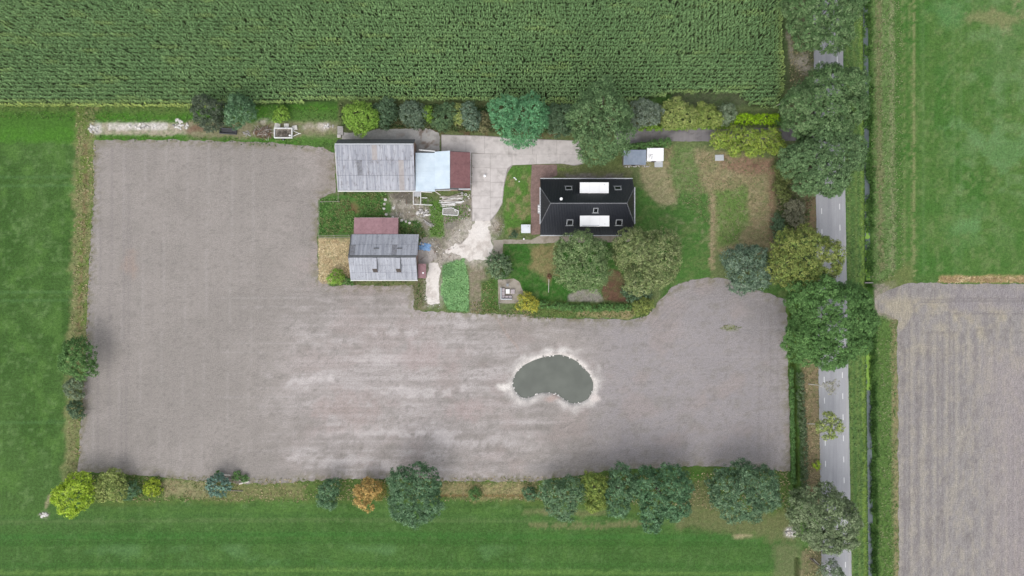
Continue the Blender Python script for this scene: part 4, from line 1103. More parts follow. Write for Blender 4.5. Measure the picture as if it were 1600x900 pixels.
# ------------------------------------------------------------------ maize
def maize():
    rng = np.random.RandomState(5)
    xs, ys, ang = [], [], []
    # main rows run east-west; the headland rows by the road run north-south
    for py in np.arange(-48, 170, 6.1):
        n = 1300
        px = np.linspace(-52, 1226, int(1278 / 2.5)) + rng.uniform(-.7, .7, int(1278 / 2.5))
        yy = py + 2.5 * (px / 1226 - .5) * 1.5 + rng.normal(0, .35, len(px))
        hl = px < 1054 + 6 * np.sin(yy / 9)
        hl |= (yy > 82)
        xs.append(px[hl]); ys.append(yy[hl])
    for px in np.arange(1050, 1226, 6.3):
        py = np.arange(-48, 90, 2.5); py = py + rng.uniform(-.7, .7, len(py))
        xx = px + rng.normal(0, .6, len(py))
        hl = (xx >= 1056 + 6 * np.sin(py / 9)) & (py < 84)
        xs.append(xx[hl]); ys.append(py[hl])
    px, py = np.concatenate(xs), np.concatenate(ys)
    # real foot of each plant under its top
    d = sdf(np.array(MAIZE, float), px, py)
    gap = sdf(np.array([(1050, 151), (1066, 145), (1100, 142), (1150, 145), (1172, 160), (1160, 168), (1050, 168)], float), px, py) + 3 * (fbm(px / 5, py / 5, 2) - .5)
    keep = (d > 0.5) & (gap < 0) & (rng.rand(len(px)) > 0.04)
    px, py = px[keep], py[keep]
    n = len(px)
    k = S * (H - 1.8) / H
    X, Y = (px - CW) * k, (CH - py) * k
    ht = 2.2 * rng.uniform(0.86, 1.12, n) * (0.92 + 0.16 * fbm(px / 40, py / 25, 4))
    edge = 1 - sstep(0, 11, np.minimum(d[keep], 99))
    west = sstep(700, 200, px)
    yel = np.clip(edge * (0.35 + 0.65 * west) * rng.uniform(0.5, 1.2, n) + sstep(.60, .80, fbm(px / 40, py / 9, 6)) * .25 + sstep(1206, 1226, px) * .3, 0, 1)
    g1, g2, g3 = C(136, 170, 112), C(114, 150, 98), C(178, 196, 106)
    tone = fbm(px / 60, py / 40, 2)[:, None]
    base = g1 * tone + g2 * (1 - tone)
    base = base * (1 - yel[:, None]) + g3 * yel[:, None]
    V, Fc, K = [], [], []
    nl = 7
    for j in range(nl):
        a = (rng.uniform(0, np.pi, n) if j == 0 else a0) + np.pi * (j % 2) + rng.normal(0, .45, n)
        if j == 0: a0 = a.copy()
        zb = ht * (0.42 + 0.085 * j)
        L = rng.uniform(0.36, 0.66, n) * (1 - 0.045 * j)
        up = rng.uniform(0.15, 0.40, n)
        droop = rng.uniform(-.30, .22, n)
        ca, sa = np.cos(a), np.sin(a)
        w = rng.uniform(0.045, 0.07, n)
        def pt(r, z, s): return np.stack([X + ca * r - sa * s, Y + sa * r + ca * s, z], -1)
        b0, b1 = pt(0.02, zb, -w * .6), pt(0.02, zb, w * .6)
        m0, m1 = pt(L * .5, zb + up, -w), pt(L * .5, zb + up, w)
        t = pt(L, zb + up + droop, 0)
        V.append(np.stack([b0, b1, m0, m1, t], 1))
        K.append(np.repeat((base * rng.uniform(0.70, 1.34, (n, 1)))[:, None, :], 5, 1))
    V = np.stack(V, 1).reshape(-1, 3); K = np.stack(K, 1).reshape(-1, 3)
    i = np.arange(n * nl)[:, None] * 5
    F = np.concatenate([i + np.array([[0, 1, 3]]), i + np.array([[0, 3, 2]]), i + np.array([[2, 3, 4]])], 0)
    o = obj_np('maize_crop', V, F, M_LEAF, None, K)
    tag(o, 'tall green maize crop filling the field along the top', 'maize', None, 'stuff')
    # stalks
    m = np.arange(n)
    r = 0.02
    Vs = np.stack([np.stack([X - r, Y, X * 0], -1), np.stack([X + r, Y - r, X * 0], -1), np.stack([X, Y + r, X * 0], -1),
                   np.stack([X, Y, ht * 1.05], -1)], 1).reshape(-1, 3)
    b = m[:, None] * 4
    Fs = np.concatenate([b + np.array([[0, 1, 3]]), b + np.array([[1, 2, 3]]), b + np.array([[2, 0, 3]])], 0)
    Ks = np.repeat(np.repeat(C(126, 138, 84)[None], n, 0), 4, 0)
    obj_np('stalks', Vs, Fs, M_LEAF, o, Ks)['kind'] = 'stuff'
    return n
N_MAIZE = maize()

# ------------------------------------------------------------------ long grass, weeds
def tufts(name, label, cat, polys, per_m2, h, cols, seed, blades=5, wid=0.06, bright=1.2, spread=0.9, mask=None):
    rng = np.random.RandomState(seed)
    px, py = [], []
    for poly in polys:
        a = np.array(poly, float); lo, hi = a.min(0), a.max(0)
        n = int((hi[0] - lo[0]) * (hi[1] - lo[1]) * S * S * per_m2)
        x = rng.uniform(lo[0], hi[0], n); y = rng.uniform(lo[1], hi[1], n)
        k = sdf(a, x, y) + 5 * (fbm(x / 8, y / 8, 3) - .5) > 0
        if mask is not None: k &= mask(x, y, rng)
        px.append(x[k]); py.append(y[k])
    px, py = np.concatenate(px), np.concatenate(py)
    n = len(px)
    X, Y = (px - CW) * S, (CH - py) * S
    Z = zland(X, Y)
    cols = np.array([C(*c) for c in cols]); cols = (cols * 0.84 + cols.mean(1, keepdims=True) * 0.16) * bright
    sel = np.clip((fbm(px / 18, py / 18, 6) * 1.6 - .3) * len(cols), 0, len(cols) - 1).astype(int)
    base = cols[np.where(rng.rand(n) < .65, sel, rng.randint(0, len(cols), n))]
    V, K = [], []
    for j in range(blades):
        a = rng.uniform(0, 2 * np.pi, n); hh = h * rng.uniform(0.5, 1.2, n); s = spread * hh * rng.uniform(.4, 1.1, n); w = wid * rng.uniform(.7, 1.3, n)
        ca, sa = np.cos(a), np.sin(a)
        p0 = np.stack([X - sa * w, Y + ca * w, Z - .01], -1); p1 = np.stack([X + sa * w, Y - ca * w, Z - .01], -1)
        p2 = np.stack([X + ca * s, Y + sa * s, Z + hh], -1)
        V.append(np.stack([p0, p1, p2], 1)); K.append(np.repeat((base * rng.uniform(.75, 1.28, (n, 1)))[:, None], 3, 1))
    V = np.stack(V, 1).reshape(-1, 3); K = np.stack(K, 1).reshape(-1, 3)
    F = np.arange(len(V)).reshape(-1, 3)
    return tag(obj_np(name, V, F, M_LEAF, None, K), label, cat, None, 'stuff')
GR = [(92, 130, 60), (108, 142, 70), (78, 114, 50)]
DRY = [(196, 182, 138), (178, 164, 122), (150, 152, 100), (124, 142, 78)]
tufts('long_grass', 'long bright green grass on the road side bank of the ditch', 'grass', [[(1318, -30), (1351, -30), (1354, 300), (1361, 930), (1332, 930), (1322, 300)]], 5, .32, [(108, 142, 80), (130, 156, 90), (96, 128, 70)], 1)
tufts('bank_grass', 'rough mixed grass on the field side bank of the ditch', 'grass', [[(1361, -30), (1396, -30), (1400, 436), (1366, 442)], [(1368, 492), (1400, 498), (1403, 930), (1373, 930)]], 7, .3, [(132, 154, 94), (108, 146, 70), (152, 160, 112), (100, 142, 62)], 2)
tufts('ditch_plants', 'dark green marsh plants half covering the ditch water', 'plants', [[(1352, -30), (1363, -30), (1365, 200), (1367, 436), (1357, 436), (1354, 200)], [(1361, 504), (1370, 504), (1373, 930), (1365, 930)]], 34, .62, [(84, 124, 56), (70, 108, 44), (104, 144, 66)], 16, 5, .08, mask=lambda x, y, r: fbm(x / 9, y / 16, 5) > .46)
tufts('meadow_edge_grass', 'uneven grass along the edge of the eastern meadow', 'grass', [[(1388, -30), (1408, -30), (1412, 430), (1392, 434)]], 5, .22, [(124, 152, 84), (150, 158, 112), (92, 140, 64)], 17)
tufts('dry_grass', 'dry straw coloured grass along the left bank of the tilled field', 'grass', [[(120, 168), (150, 168), (149, 300), (143, 420), (137, 560), (124, 740), (104, 770), (110, 560), (118, 330)]], 5, .32, DRY, 3)
tufts('dry_grass', 'dry straw coloured grass and weeds along the bottom edge of the tilled field', 'grass', [[(140, 742), (480, 748), (900, 744), (1232, 734), (1236, 800), (900, 785), (700, 782), (400, 784), (140, 782)]], 4.5, .32, DRY, 4)
tufts('verge_grass', 'dry verge grass between the hedge and the road', 'grass', [[(1252, 560), (1278, 560), (1284, 790), (1258, 790)], [(1228, 20), (1272, 80), (1272, 120), (1235, 150)], [(1255, 855), (1284, 850), (1286, 930), (1256, 930)]], 6, .28, DRY[:3] + [(104, 112, 66)], 5)
tufts('strip_grass', 'green grass strip between the maize and the tilled field', 'grass', [[(0, 164), (530, 166), (530, 190), (300, 192), (140, 190), (0, 185)], [(150, 211), (300, 212), (520, 222), (520, 234), (300, 221), (150, 220)]], 6, .24, GR + [(120, 140, 66)], 6)
tufts('nettle_patch', 'dense bright green nettle patch beside the sandy strip', 'weeds', [[(693, 414), (724, 404), (732, 440), (732, 486), (702, 484), (689, 460)]], 30, .16, [(98, 140, 82), (110, 150, 92), (88, 126, 76)], 7, 6, .12, 1.7, spread=2.0)
tufts('pen_weeds', 'rough green weeds in the fenced pen between the barns', 'weeds', [[(500, 310), (545, 312), (560, 342), (555, 362), (500, 366)], [(532, 300), (606, 300), (600, 340), (560, 340), (558, 310)], [(622, 345), (652, 345), (668, 368), (656, 376), (622, 364)]], 12, .38, [(86, 126, 60), (104, 140, 70), (120, 128, 76), (70, 110, 48)], 8, 5, .09, 1.5)
tufts('yard_weeds', 'bright green weeds growing between the timber piles in the yard', 'weeds', [[(674, 318), (690, 315), (694, 368), (672, 370)], [(660, 306), (676, 306), (678, 320), (660, 320)], [(694, 322), (734, 320), (734, 340), (696, 350)]], 12, .3, [(98, 142, 56), (114, 154, 66), (128, 140, 84)], 9, 5, .08)
tufts('hay_cover', 'flattened tan dead grass in the small pen west of the small barn', 'grass', [[(498, 375), (547, 375), (546, 438), (505, 444), (498, 438)]], 12, .14, [(186, 168, 126), (168, 148, 108), (196, 180, 140)], 10, 5, .07, 1.45, spread=2.4)
tufts('lawn_edge_grass', 'rough grass along the garden and field boundary', 'grass', [[(800, 482), (1020, 484), (1010, 496), (850, 498), (740, 490), (740, 484)], [(735, 470), (778, 470), (778, 490), (735, 488)], [(752, 440), (776, 436), (776, 486), (754, 484)]], 10, .32, [(104, 132, 62), (128, 140, 76), (164, 152, 110)], 11)
tufts('garden_rough_grass', 'patchy rough dry grass in the eastern garden', 'grass', [[(1035, 228), (1200, 248), (1208, 300), (1206, 396), (1150, 390), (1045, 300)]], 5, .18, [(160, 148, 116), (140, 140, 96), (112, 136, 76), (150, 130, 104)], 12, 5, .06)
tufts('field_weeds', 'small yellow green patch of weeds in the right part of the tilled field', 'weeds', [[(1124, 510), (1140, 507), (1158, 511), (1156, 515), (1138, 516), (1125, 514)]], 14, .22, [(120, 138, 70), (146, 150, 90)], 13)
tufts('straw_swath', 'row of straw along the top edge of the stubble field', 'straw', [[(1468, 432), (1640, 434), (1640, 442), (1464, 441)]], 16, .25, [(190, 166, 118), (168, 142, 98), (204, 184, 140)], 14, 5, .06, spread=1.8)
tufts('barn_foot_weeds', 'strip of weeds along the south wall of the small barn', 'weeds', [[(548, 437), (646, 437), (664, 434), (668, 470), (648, 484), (645, 446), (548, 446)]], 9, .3, [(112, 124, 76), (92, 122, 58), (136, 128, 96)], 15)

tufts('hedge_undergrowth', 'dark green undergrowth between the shrubs along the maize', 'undergrowth', [[(530, 164), (1000, 166), (1000, 202), (905, 208), (700, 204), (600, 198), (535, 200)], [(1000, 168), (1140, 168), (1140, 192), (1000, 196)]], 14, .55, [(84, 112, 62), (104, 124, 72), (120, 118, 78), (74, 102, 56)], 18, 5, .1)
tufts('hedge_undergrowth', 'mixed brown and green undergrowth between the garden and the road', 'undergrowth', [[(1212, 238), (1272, 232), (1274, 300), (1258, 372), (1212, 440)]], 9, .45, [(120, 124, 84), (98, 118, 66), (140, 128, 98), (108, 112, 80)], 19, 5, .08)
# ------------------------------------------------------------------ buildings
def profile_x(name, mat, parent, x0, x1, prof):
    """a closed (y, z) outline run along x"""
    n = len(prof)
    mb = MB()
    mb.add([(x0, p[0], p[1]) for p in prof] + [(x1, p[0], p[1]) for p in prof],
           [tuple(range(n)), tuple(range(2 * n - 1, n - 1, -1))] + [(i, n + i, n + (i + 1) % n, (i + 1) % n) for i in range(n)])
    return mb.build(name, mat, parent)
def profile_y(name, mat, parent, y0, y1, prof):
    n = len(prof)
    mb = MB()
    mb.add([(p[0], y0, p[1]) for p in prof] + [(p[0], y1, p[1]) for p in prof],
           [tuple(range(n)), tuple(range(2 * n - 1, n - 1, -1))] + [(i, n + i, n + (i + 1) % n, (i + 1) % n) for i in range(n)])
    return mb.build(name, mat, parent)
def sheet_roof(parent, e0, e1, r0, ncol, nrow, mat, name='roof_sheet', waves=5, amp=0.035, overlap=0.12, jit=0.012, skip=None, tilt=0.022, mats=None, wgap=-0.03):
    e0, e1, r0 = Vector(e0), Vector(e1), Vector(r0)
    u = (e1 - e0) / ncol; v = (r0 - e0) / nrow
    w, l = u.length, v.length
    uu, vv = u.normalized(), v.normalized(); nn = uu.cross(vv).normalized()
    vs, fs = [], []
    k = waves * 2
    for yi, y in enumerate((-overlap, l)):
        for i in range(k + 1):
            vs.append((i / k * (w - wgap) + wgap / 2, y, (amp if i % 2 else -amp * 0.6) + (tilt if yi == 0 else -tilt)))
    for i in range(k):
        fs.append((i, i + 1, k + 2 + i, k + 1 + i))
    # closed lower lip gives each sheet its thickness
    b = len(vs)
    for i in range(k + 1):
        vs.append((vs[i][0], -overlap, vs[i][2] - 0.02))
    for i in range(k):
        fs.append((b + i, b + i + 1, i + 1, i))
    me = bpy.data.meshes.new(name); me.from_pydata(vs, [], fs); me.update(); me.materials.append(mat)
    alt = []
    for m2 in (mats or []):
        q = me.copy(); q.materials.clear(); q.materials.append(m2); alt.append(q)
    out = []
    for j in range(nrow):
        for i in range(ncol):
            if skip and skip(i, j): continue
            o = e0 + u * i + v * j + nn * (0.07 + rnd.uniform(0, jit))
            a = rnd.uniform(-.006, .006)
            M = Matrix(((uu.x, vv.x, nn.x, o.x), (uu.y, vv.y, nn.y, o.y), (uu.z, vv.z, nn.z, o.z), (0, 0, 0, 1))) @ Matrix.Rotation(a, 4, 'Z')
            out.append(inst(name, rnd.choice(alt) if alt and rnd.random() < 0.04 else me, M, parent))
    return out
M_ASBW = mat_var('weathered_warm_sheet', C4(168, 162, 160), C4(186, 180, 178), 1.5, 0.9, 0.2, 0.06)
M_ASBD = mat_var('mossy_sheet', C4(132, 134, 142), C4(158, 158, 162), 2.2, 0.95, 0.2, 0.06, C4(96, 96, 92), 1.5, (0.48, 0.7))

# ---- large grey barn
bx0, bx1 = -33.25, -18.5
t = thing('large_barn', 'large barn with weathered grey corrugated roof and dark strip along its north edge', 'barn', (-26, 23, 0))
profile_x('wall', M_BRICKW, t, bx0 + .25, bx1 - .15, [(18.95, 0), (28.05, 0), (28.05, 2.75), (26.9, 5.25), (18.95, 2.85)])
profile_x('roof', M_DARKROOF, t, bx0, bx1, [(18.62, 2.88), (18.62, 3.0), (26.9, 5.46), (26.9, 5.32)])
profile_x('rear_roof', M_DARKROOF, t, bx0 + .02, bx1 - .02, [(28.3, 2.9), (28.42, 3.0), (27.02, 5.52), (26.93, 5.40)])
sheet_roof(t, (bx0, 18.66, 3.0), (bx1, 18.66, 3.0), (bx0, 26.86, 5.45), 15, 3, M_ASB, waves=4, amp=0.05, overlap=-0.05, mats=[M_ASBW, M_ASBD])  # open laps show dark felt, standing in for shadow lines between sheet rows
MB().box(((bx0 + bx1) / 2, 26.98, 5.58), (bx1 - bx0, 0.18, 0.08)).build('ridge_cap', M_ZINC, t)
MB().box(((bx0 + bx1) / 2, 18.52, 2.92), (bx1 - bx0 + .1, 0.2, 0.14)).build('gutter', M_WPAINT, t)
MB().box((bx0 - .04, 22.6, 4.15), (0.08, 8.7, 0.1), rx=0.288).build('barge_board', M_PALEWOOD, t)
for x, w in ((-30.5, 2.6), (-24.2, 3.2)):
    d = MB().box((x, 18.92, 1.25), (w, 0.08, 2.4)).build('door', M_DKWOOD, t)
    MB().box((x + w * .35, 18.86, 1.15), (0.05, 0.06, 0.3)).build('handle', M_ZINC, d)
for x in (-27.5, -21):
    f = MB().box((x, 18.92, 1.7), (1.1, 0.09, 0.8)).build('window', M_WPAINT, t)
    MB().box((x, 18.885, 1.7), (0.95, 0.05, 0.65)).build('pane', M_GLASS, f)

# ---- blue and red roofed shed
t = thing('workshop_shed', 'pale blue and dark red roofed shed joined to the east end of the large barn', 'shed', (-13, 22.5, 0))
x0, xv, xr, x1 = -18.42, -14.75, -11.75, -8.05
yN, yS, yS2 = 26.05, 18.55, 18.75
profile_y('wall', M_BRICKW, t, yS2 + .2, yN - .2, [(x0 + .1, 0), (x1 - .2, 0), (x1 - .2, 2.5), (xr, 3.75), (xv, 2.75), (x0 + .1, 3.0)])
profile_y('roof', M_DARKROOF, t, yS2, yN, [(x0, 3.0), (xv, 2.74), (xr, 3.74), (x1, 2.52), (x1, 2.62), (xr, 3.85), (xv, 2.85), (x0, 3.1)])
def panel_set(name, mat, a, b, y0, y1, n, waves, amp=0.02):
    """panels laid side by side along y, falling from a to b in x"""
    sheet_roof(t, (b[0], y1, b[1]), (b[0], y0, b[1]), (a[0], y1, a[1]), n, 1, mat, name, waves, amp, 0.04, 0.006) if b[0] < a[0] else \
    sheet_roof(t, (b[0], y0, b[1]), (b[0], y1, b[1]), (a[0], y0, a[1]), n, 1, mat, name, waves, amp, 0.04, 0.006)
panel_set('blue_roof_sheet', M_BLUE, (x0, 3.12), (xv + .02, 2.86), yS - .1, yN - .25, 8, 4, 0.012)
panel_set('blue_roof_sheet', M_BLUE, (xr - .02, 3.86), (xv + .02, 2.86), yS2 + .15, yN, 8, 4, 0.012)
panel_set('red_roof_sheet', M_RED, (xr + .02, 3.86), (x1, 2.62), yS2 + .3, yN - .1, 8, 5, 0.03)
MB().box(((xr + x1) / 2, yS2 + .1, 3.26), (3.9, 0.22, 0.12)).build('verge_trim', M_LGREY, t).rotation_euler = (0, 0, 0)
MB().box((x1 + .06, (yN + yS2) / 2, 2.6), (0.14, yN - yS2, 0.1)).build('gutter', M_LGREY, t)
MB().box(((x0 + xv) / 2 + .3, yN + .25, 2.75), (3.1, 0.22, 0.1), rz=-0.09).build('gutter', M_WPAINT, t)
MB().box(((xv + xr) / 2, yS2 - .06, 3.0), (3.0, 0.1, 0.5)).build('fascia', M_LGREY, t)
d = MB().box((-10, yS2 + .17, 1.1), (1.0, 0.07, 2.1)).build('door', M_DKWOOD, t)
MB().box((-9.6, yS2 + .12, 1.05), (0.06, 0.05, 0.2)).build('handle', M_ZINC, d)
f = MB().box((x1 - .18, 22.3, 1.5), (0.08, 1.4, 1.0)).build('window', M_WPAINT, t)
MB().box((x1 - .145, 22.3, 1.5), (0.05, 1.2, 0.8)).build('pane', M_GLASS, f)

# ---- small grey barn
t = thing('small_barn', 'smaller barn with pale grey corrugated roof, dark ridge slot and two small raised vents', 'barn', (-25, 6, 0))
x0, x1 = -30.95, -18.1
ys, yr, yn = 1.55, 5.95, 10.3
zs, zr = 2.4, 4.6
profile_x('wall', M_BRICKW, t, x0 + .2, x1 - .2, [(ys + .25, 0), (yn - .2, 0), (yn - .2, 2.3), (yr, 4.4), (ys + .25, 2.3)])
profile_x('roof', M_DARKROOF, t, x0, x1, [(ys, zs - .1), (yr, zr - .1), (yn, zs - .1), (yn, zs), (yr, zr), (ys, zs)])
sheet_roof(t, (x0, ys, zs), (x1 - .05, ys, zs), (x0, yr - .18, zr - .07), 13, 3, M_ASB2, waves=4, overlap=-0.05, wgap=0.01, mats=[M_ASBD, M_ASBW])  # row gaps bare the dark felt in place of shade at the laps
sheet_roof(t, (x1 + .25, yn, zs), (x0 + .25, yn, zs), (x1 + .25, yr + .22, zr - .06), 13, 2, M_ASB2, waves=4, overlap=-0.05, wgap=0.01, mats=[M_ASBD])  # dark gaps for lap shade, as on the south slope
MB().box(((x0 + x1) / 2, yr + .02, zr + .02), (x1 - x0, 0.34, 0.08)).build('ridge_slot', M_DARKROOF, t)
for xd in (-26.0, -21.55):
    d = profile_x('dormer', M_ASB2, t, xd - .42, xd + .42, [(yr - .25, zr - .05), (yr - .25, zr + .12), (yr - 2.35, zr - .28), (yr - 2.35, zr - 1.05)])
    MB().slab([(xd - .44, yr - 2.33, zr - .24), (xd - .44, yr - 2.95, zr - 1.28), (xd + .44, yr - 2.95, zr - 1.28), (xd + .44, yr - 2.33, zr - .24)], .08).build('louvre', M_DKWOOD, d)
    MB().box((xd + .46, yr - 1.25, zr - .30), (0.06, 2.1, 0.42), rx=0.14).build('flashing', M_DARKROOF, d)
for xd in (-25.7, -21.3):
    MB().box((xd, yr + 1.6, zr - .55), (0.95, 0.12, 0.16), rx=-.45).build('roof_step', M_DARKROOF, t)
MB().box(((x0 + x1) / 2, ys - .1, zs - .1), (x1 - x0, 0.16, 0.12)).build('gutter', M_WPAINT, t)
# red lean-to on its north wall, red porch on its east wall
profile_x('annex_wall', M_BRICKW, t, -30.2, -22.0, [(yn - .1, 0), (13.2, 0), (13.2, 1.95), (yn - .1, 2.3)])
profile_x('annex_roof', M_DARKROOF, t, -30.35, -21.9, [(yn + .02, 2.26), (13.42, 1.92), (13.42, 2.0), (yn + .02, 2.36)])
sheet_roof(t, (-21.9, 13.4, 2.0), (-30.35, 13.4, 2.0), (-21.9, yn + .05, 2.36), 8, 1, M_RED2, 'red_roof_sheet', 5, 0.03)
MB().box((-26.1, 13.5, 2.03), (8.5, 0.1, 0.08)).build('annex_trim', M_WPAINT, t)
profile_x('porch_wall', M_TIMBER, t, x1 - .15, x1 + 1.35, [(2.15, 0), (4.5, 0), (4.5, 1.9), (2.15, 1.9)])
sheet_roof(t, (x1 + .02, 2.0, 1.92), (x1 + 1.55, 2.0, 1.92), (x1 + .02, 4.65, 2.05), 2, 1, M_RED2, 'red_roof_sheet', 4, 0.03)
MB().box((x1 + 1.0, 2.9, 2.09), (0.3, 0.3, 0.08)).build('roof_patch', M_WHITE, t)
f = MB().box((x1 - .18, 8.2, 1.2), (0.08, 1.8, 2.2)).build('door', M_DKWOOD, t)
MB().box((x1 - .12, 7.5, 1.1), (0.05, 0.06, 0.3)).build('handle', M_ZINC, f)

# ---- the farmhouse
t = thing('farmhouse', 'farmhouse with black half hipped tile roof and two big flat white dormers', 'house', (14.2, 15.6, 0))
hx0, hx1, hr0, hr1 = 5.4, 23.05, 7.1, 21.15
yN, yS, yR = 20.85, 10.15, 15.6
zE, zR = 2.8, 8.0
tn, ts = 0.37, 0.36
zHn = zE + tn * (zR - zE)
yHn, yHs = yN + tn * (yR - yN), yS + tn * (yR - yS)
# walls: full gables cut by the half hips
def gable_at(x): return [(x, yS + .35, 0), (x, yN - .35, 0), (x, yN - .35, zE + .15), (x, yHn - .12, zHn - .15), (x, yHs + .12, zHn - .15), (x, yS + .35, zE + .15)]
a, b = gable_at(hx0 + .25), gable_at(hx1 - .25)
mb = MB()
mb.add(a + b, [(0, 1, 2, 3, 4, 5), (11, 10, 9, 8, 7, 6)] + [(i, 6 + i, 6 + (i + 1) % 6, (i + 1) % 6) for i in range(6)])
mb.build('wall', M_BRICKW, t)
# solid roof below the tiles
mb = MB()
A = [(hx0, yN, zE), (hx1, yN, zE), (hx1, yHn, zHn), (hr1, yR, zR), (hr0, yR, zR), (hx0, yHn, zHn)]
B = [(hx0, yS, zE), (hx1, yS, zE), (hx1, yHs, zHn), (hr1, yR, zR), (hr0, yR, zR), (hx0, yHs, zHn)]
vs = A + B[:3] + [B[5]]      # 0..5 north, 6..8 south eave and right hip, 9 left hip
mb.add(vs, [(0, 1, 2, 3, 4, 5), (6, 9, 4, 3, 8, 7), (1, 7, 8, 2), (0, 5, 9, 6), (2, 8, 3), (5, 4, 9), (0, 6, 7, 1)])
mb.build('roof', M_TILE, t)
def tiles(name, P0, U, Vv, ulen, vlen, vmax, w=0.30, course=0.36):
    """interlocking tiles: rounded ribs up the slope, each course lapping the next; vmax(u) limits each column"""
    P0, U, Vv = Vector(P0), Vector(U).normalized(), Vector(Vv).normalized(); N = U.cross(Vv)
    if N.z < 0: N = -N
    V, F = [], []
    nc = int(round(ulen / w)); w = ulen / nc
    prof = ((0, 0.022), (.10, 0.062), (.28, 0.062), (.38, 0.022), (1.0, 0.022))
    for i in range(nc):
        u0 = i * w
        top = vmax(u0 + w * .5)
        if top < 0.15: continue
        k = max(1, int(round(top / course)))
        for j in range(k):
            v0, v1 = top * j / k, top * (j + 1) / k
            bI = len(V)
            for (vv, lift) in ((v0, 0.028), (v1 + .04, 0.0)):
                for (f, h) in prof:
                    q = P0 + U * (u0 + f * w) + Vv * vv + N * (h + lift)
                    V.append(q[:])
            for m in range(4): F.append((bI + m, bI + m + 1, bI + 6 + m, bI + 5 + m))
    o = obj_np(name, V, F, M_TILE, t)
    o['kind'] = 'stuff'
    return o
ln = math.dist((yN, zE), (yR, zR)); ls = math.dist((yS, zE), (yR, zR))
def vm(tfrac, L, lo, hi):
    def f(u):
        x = hx0 + u
        if x < hr0: return L * (tfrac + (1 - tfrac) * (x - hx0) / (hr0 - hx0))
        if x > hr1: return L * (tfrac + (1 - tfrac) * (hx1 - x) / (hx1 - hr1))
        return L
    return f
tiles('roof_tiles', (hx0, yN, zE), (1, 0, 0), (0, yR - yN, zR - zE), hx1 - hx0, ln, vm(tn, ln, 0, 0))
tiles('roof_tiles', (hx0, yS, zE), (1, 0, 0), (0, yR - yS, zR - zE), hx1 - hx0, ls, vm(tn, ls, 0, 0))
def hipmax(L, wid):
    c = (yR - yHs)
    return lambda u: L * (u / c if u < c else (wid - u) / (wid - c))
for (xa, xb) in ((hx0, hr0), (hx1, hr1)):
    L = math.dist((xa, zHn), (xb, zR)); wid = yHn - yHs
    tiles('hip_tiles', (xa, yHs, zHn), (0, 1, 0), (xb - xa, 0, zR - zHn), wid, L, hipmax(L, wid))
def cap(name, a, b, r=0.11):
    """half-round ridge tiles, each its own piece"""
    a, b = Vector(a), Vector(b); n = max(2, int((b - a).length / 0.42))
    d = (b - a).normalized()
    me = MB().tube([(0, 0, 0), (0, 0, 0.44)], [r, r * 0.86], 8).mesh('ridge_tile', M_RIDGE)
    q = d.to_track_quat('Z', 'Y').to_matrix().to_4x4()
    for i in range(n):
        inst('ridge_tile', me, Matrix.Translation(a.lerp(b, i / n)) @ q, t)
cap('ridge', (hr0 - .05, yR, zR + .06), (hr1 + .05, yR, zR + .06), 0.12)
for (x0_, x1_) in ((hx0, hr0), (hx1, hr1)):
    for yy in (yHn, yHs):
        cap('hip', (x0_, yy, zHn + .05), (x1_, yR, zR + .05), 0.075)
MB().box(((hx0 + hx1) / 2, yN + .1, zE - .02), (hx1 - hx0, 0.17, 0.13)).build('gutter', M_ZINC, t)
MB().box(((hx0 + hx1) / 2, yS - .1, zE - .02), (hx1 - hx0, 0.17, 0.13)).build('gutter', M_ZINC, t)
for x in (hx0 - .1, hx1 + .1):
    MB().box((x, (yHn + yHs) / 2, zHn + .0), (0.17, yHn - yHs + .2, 0.13)).build('gutter', M_ZINC, t)
def zn(y): return zE + (yN - y) / (yN - yR) * (zR - zE)
def zs_(y): return zE + (y - yS) / (yR - yS) * (zR - zE)
# flat white dormers
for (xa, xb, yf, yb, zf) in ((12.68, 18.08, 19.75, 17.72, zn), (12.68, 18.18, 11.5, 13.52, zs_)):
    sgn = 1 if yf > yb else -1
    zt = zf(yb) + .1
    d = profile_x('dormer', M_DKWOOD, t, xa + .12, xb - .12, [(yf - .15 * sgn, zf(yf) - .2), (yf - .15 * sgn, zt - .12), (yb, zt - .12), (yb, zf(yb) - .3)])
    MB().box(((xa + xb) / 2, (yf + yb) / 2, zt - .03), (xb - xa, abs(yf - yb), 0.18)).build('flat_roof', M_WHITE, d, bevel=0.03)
    for q in (0.34, 0.67):
        MB().box((xa + (xb - xa) * q, (yf + yb) / 2, zt + .063), (.05, abs(yf - yb) - .2, .012)).build('roof_seam', M_WPAINT, d)
    if sgn < 0: MB().box((xa + 2.0, yf + .18, zt + .064), (3.2, .14, .016)).build('grey_strip', M_LGREY, d)  # thin grey strip added as the smear line on the white roof
    MB().box(((xa + xb) / 2 + 1.9, yf - .45 * sgn, zt + .065), (0.22, 0.1, 0.03)).build('roof_outlet', M_LGREY, d)
    for k in range(3):
        xw = xa + .95 + k * 1.72
        MB().box((xw, yf - .13 * sgn, zf(yf) + .95), (1.45, 0.07, 1.1)).build('window', M_WPAINT, d)
        MB().box((xw, yf - .10 * sgn, zf(yf) + .95), (1.25, 0.05, 0.9)).build('pane', M_GLASS, d)
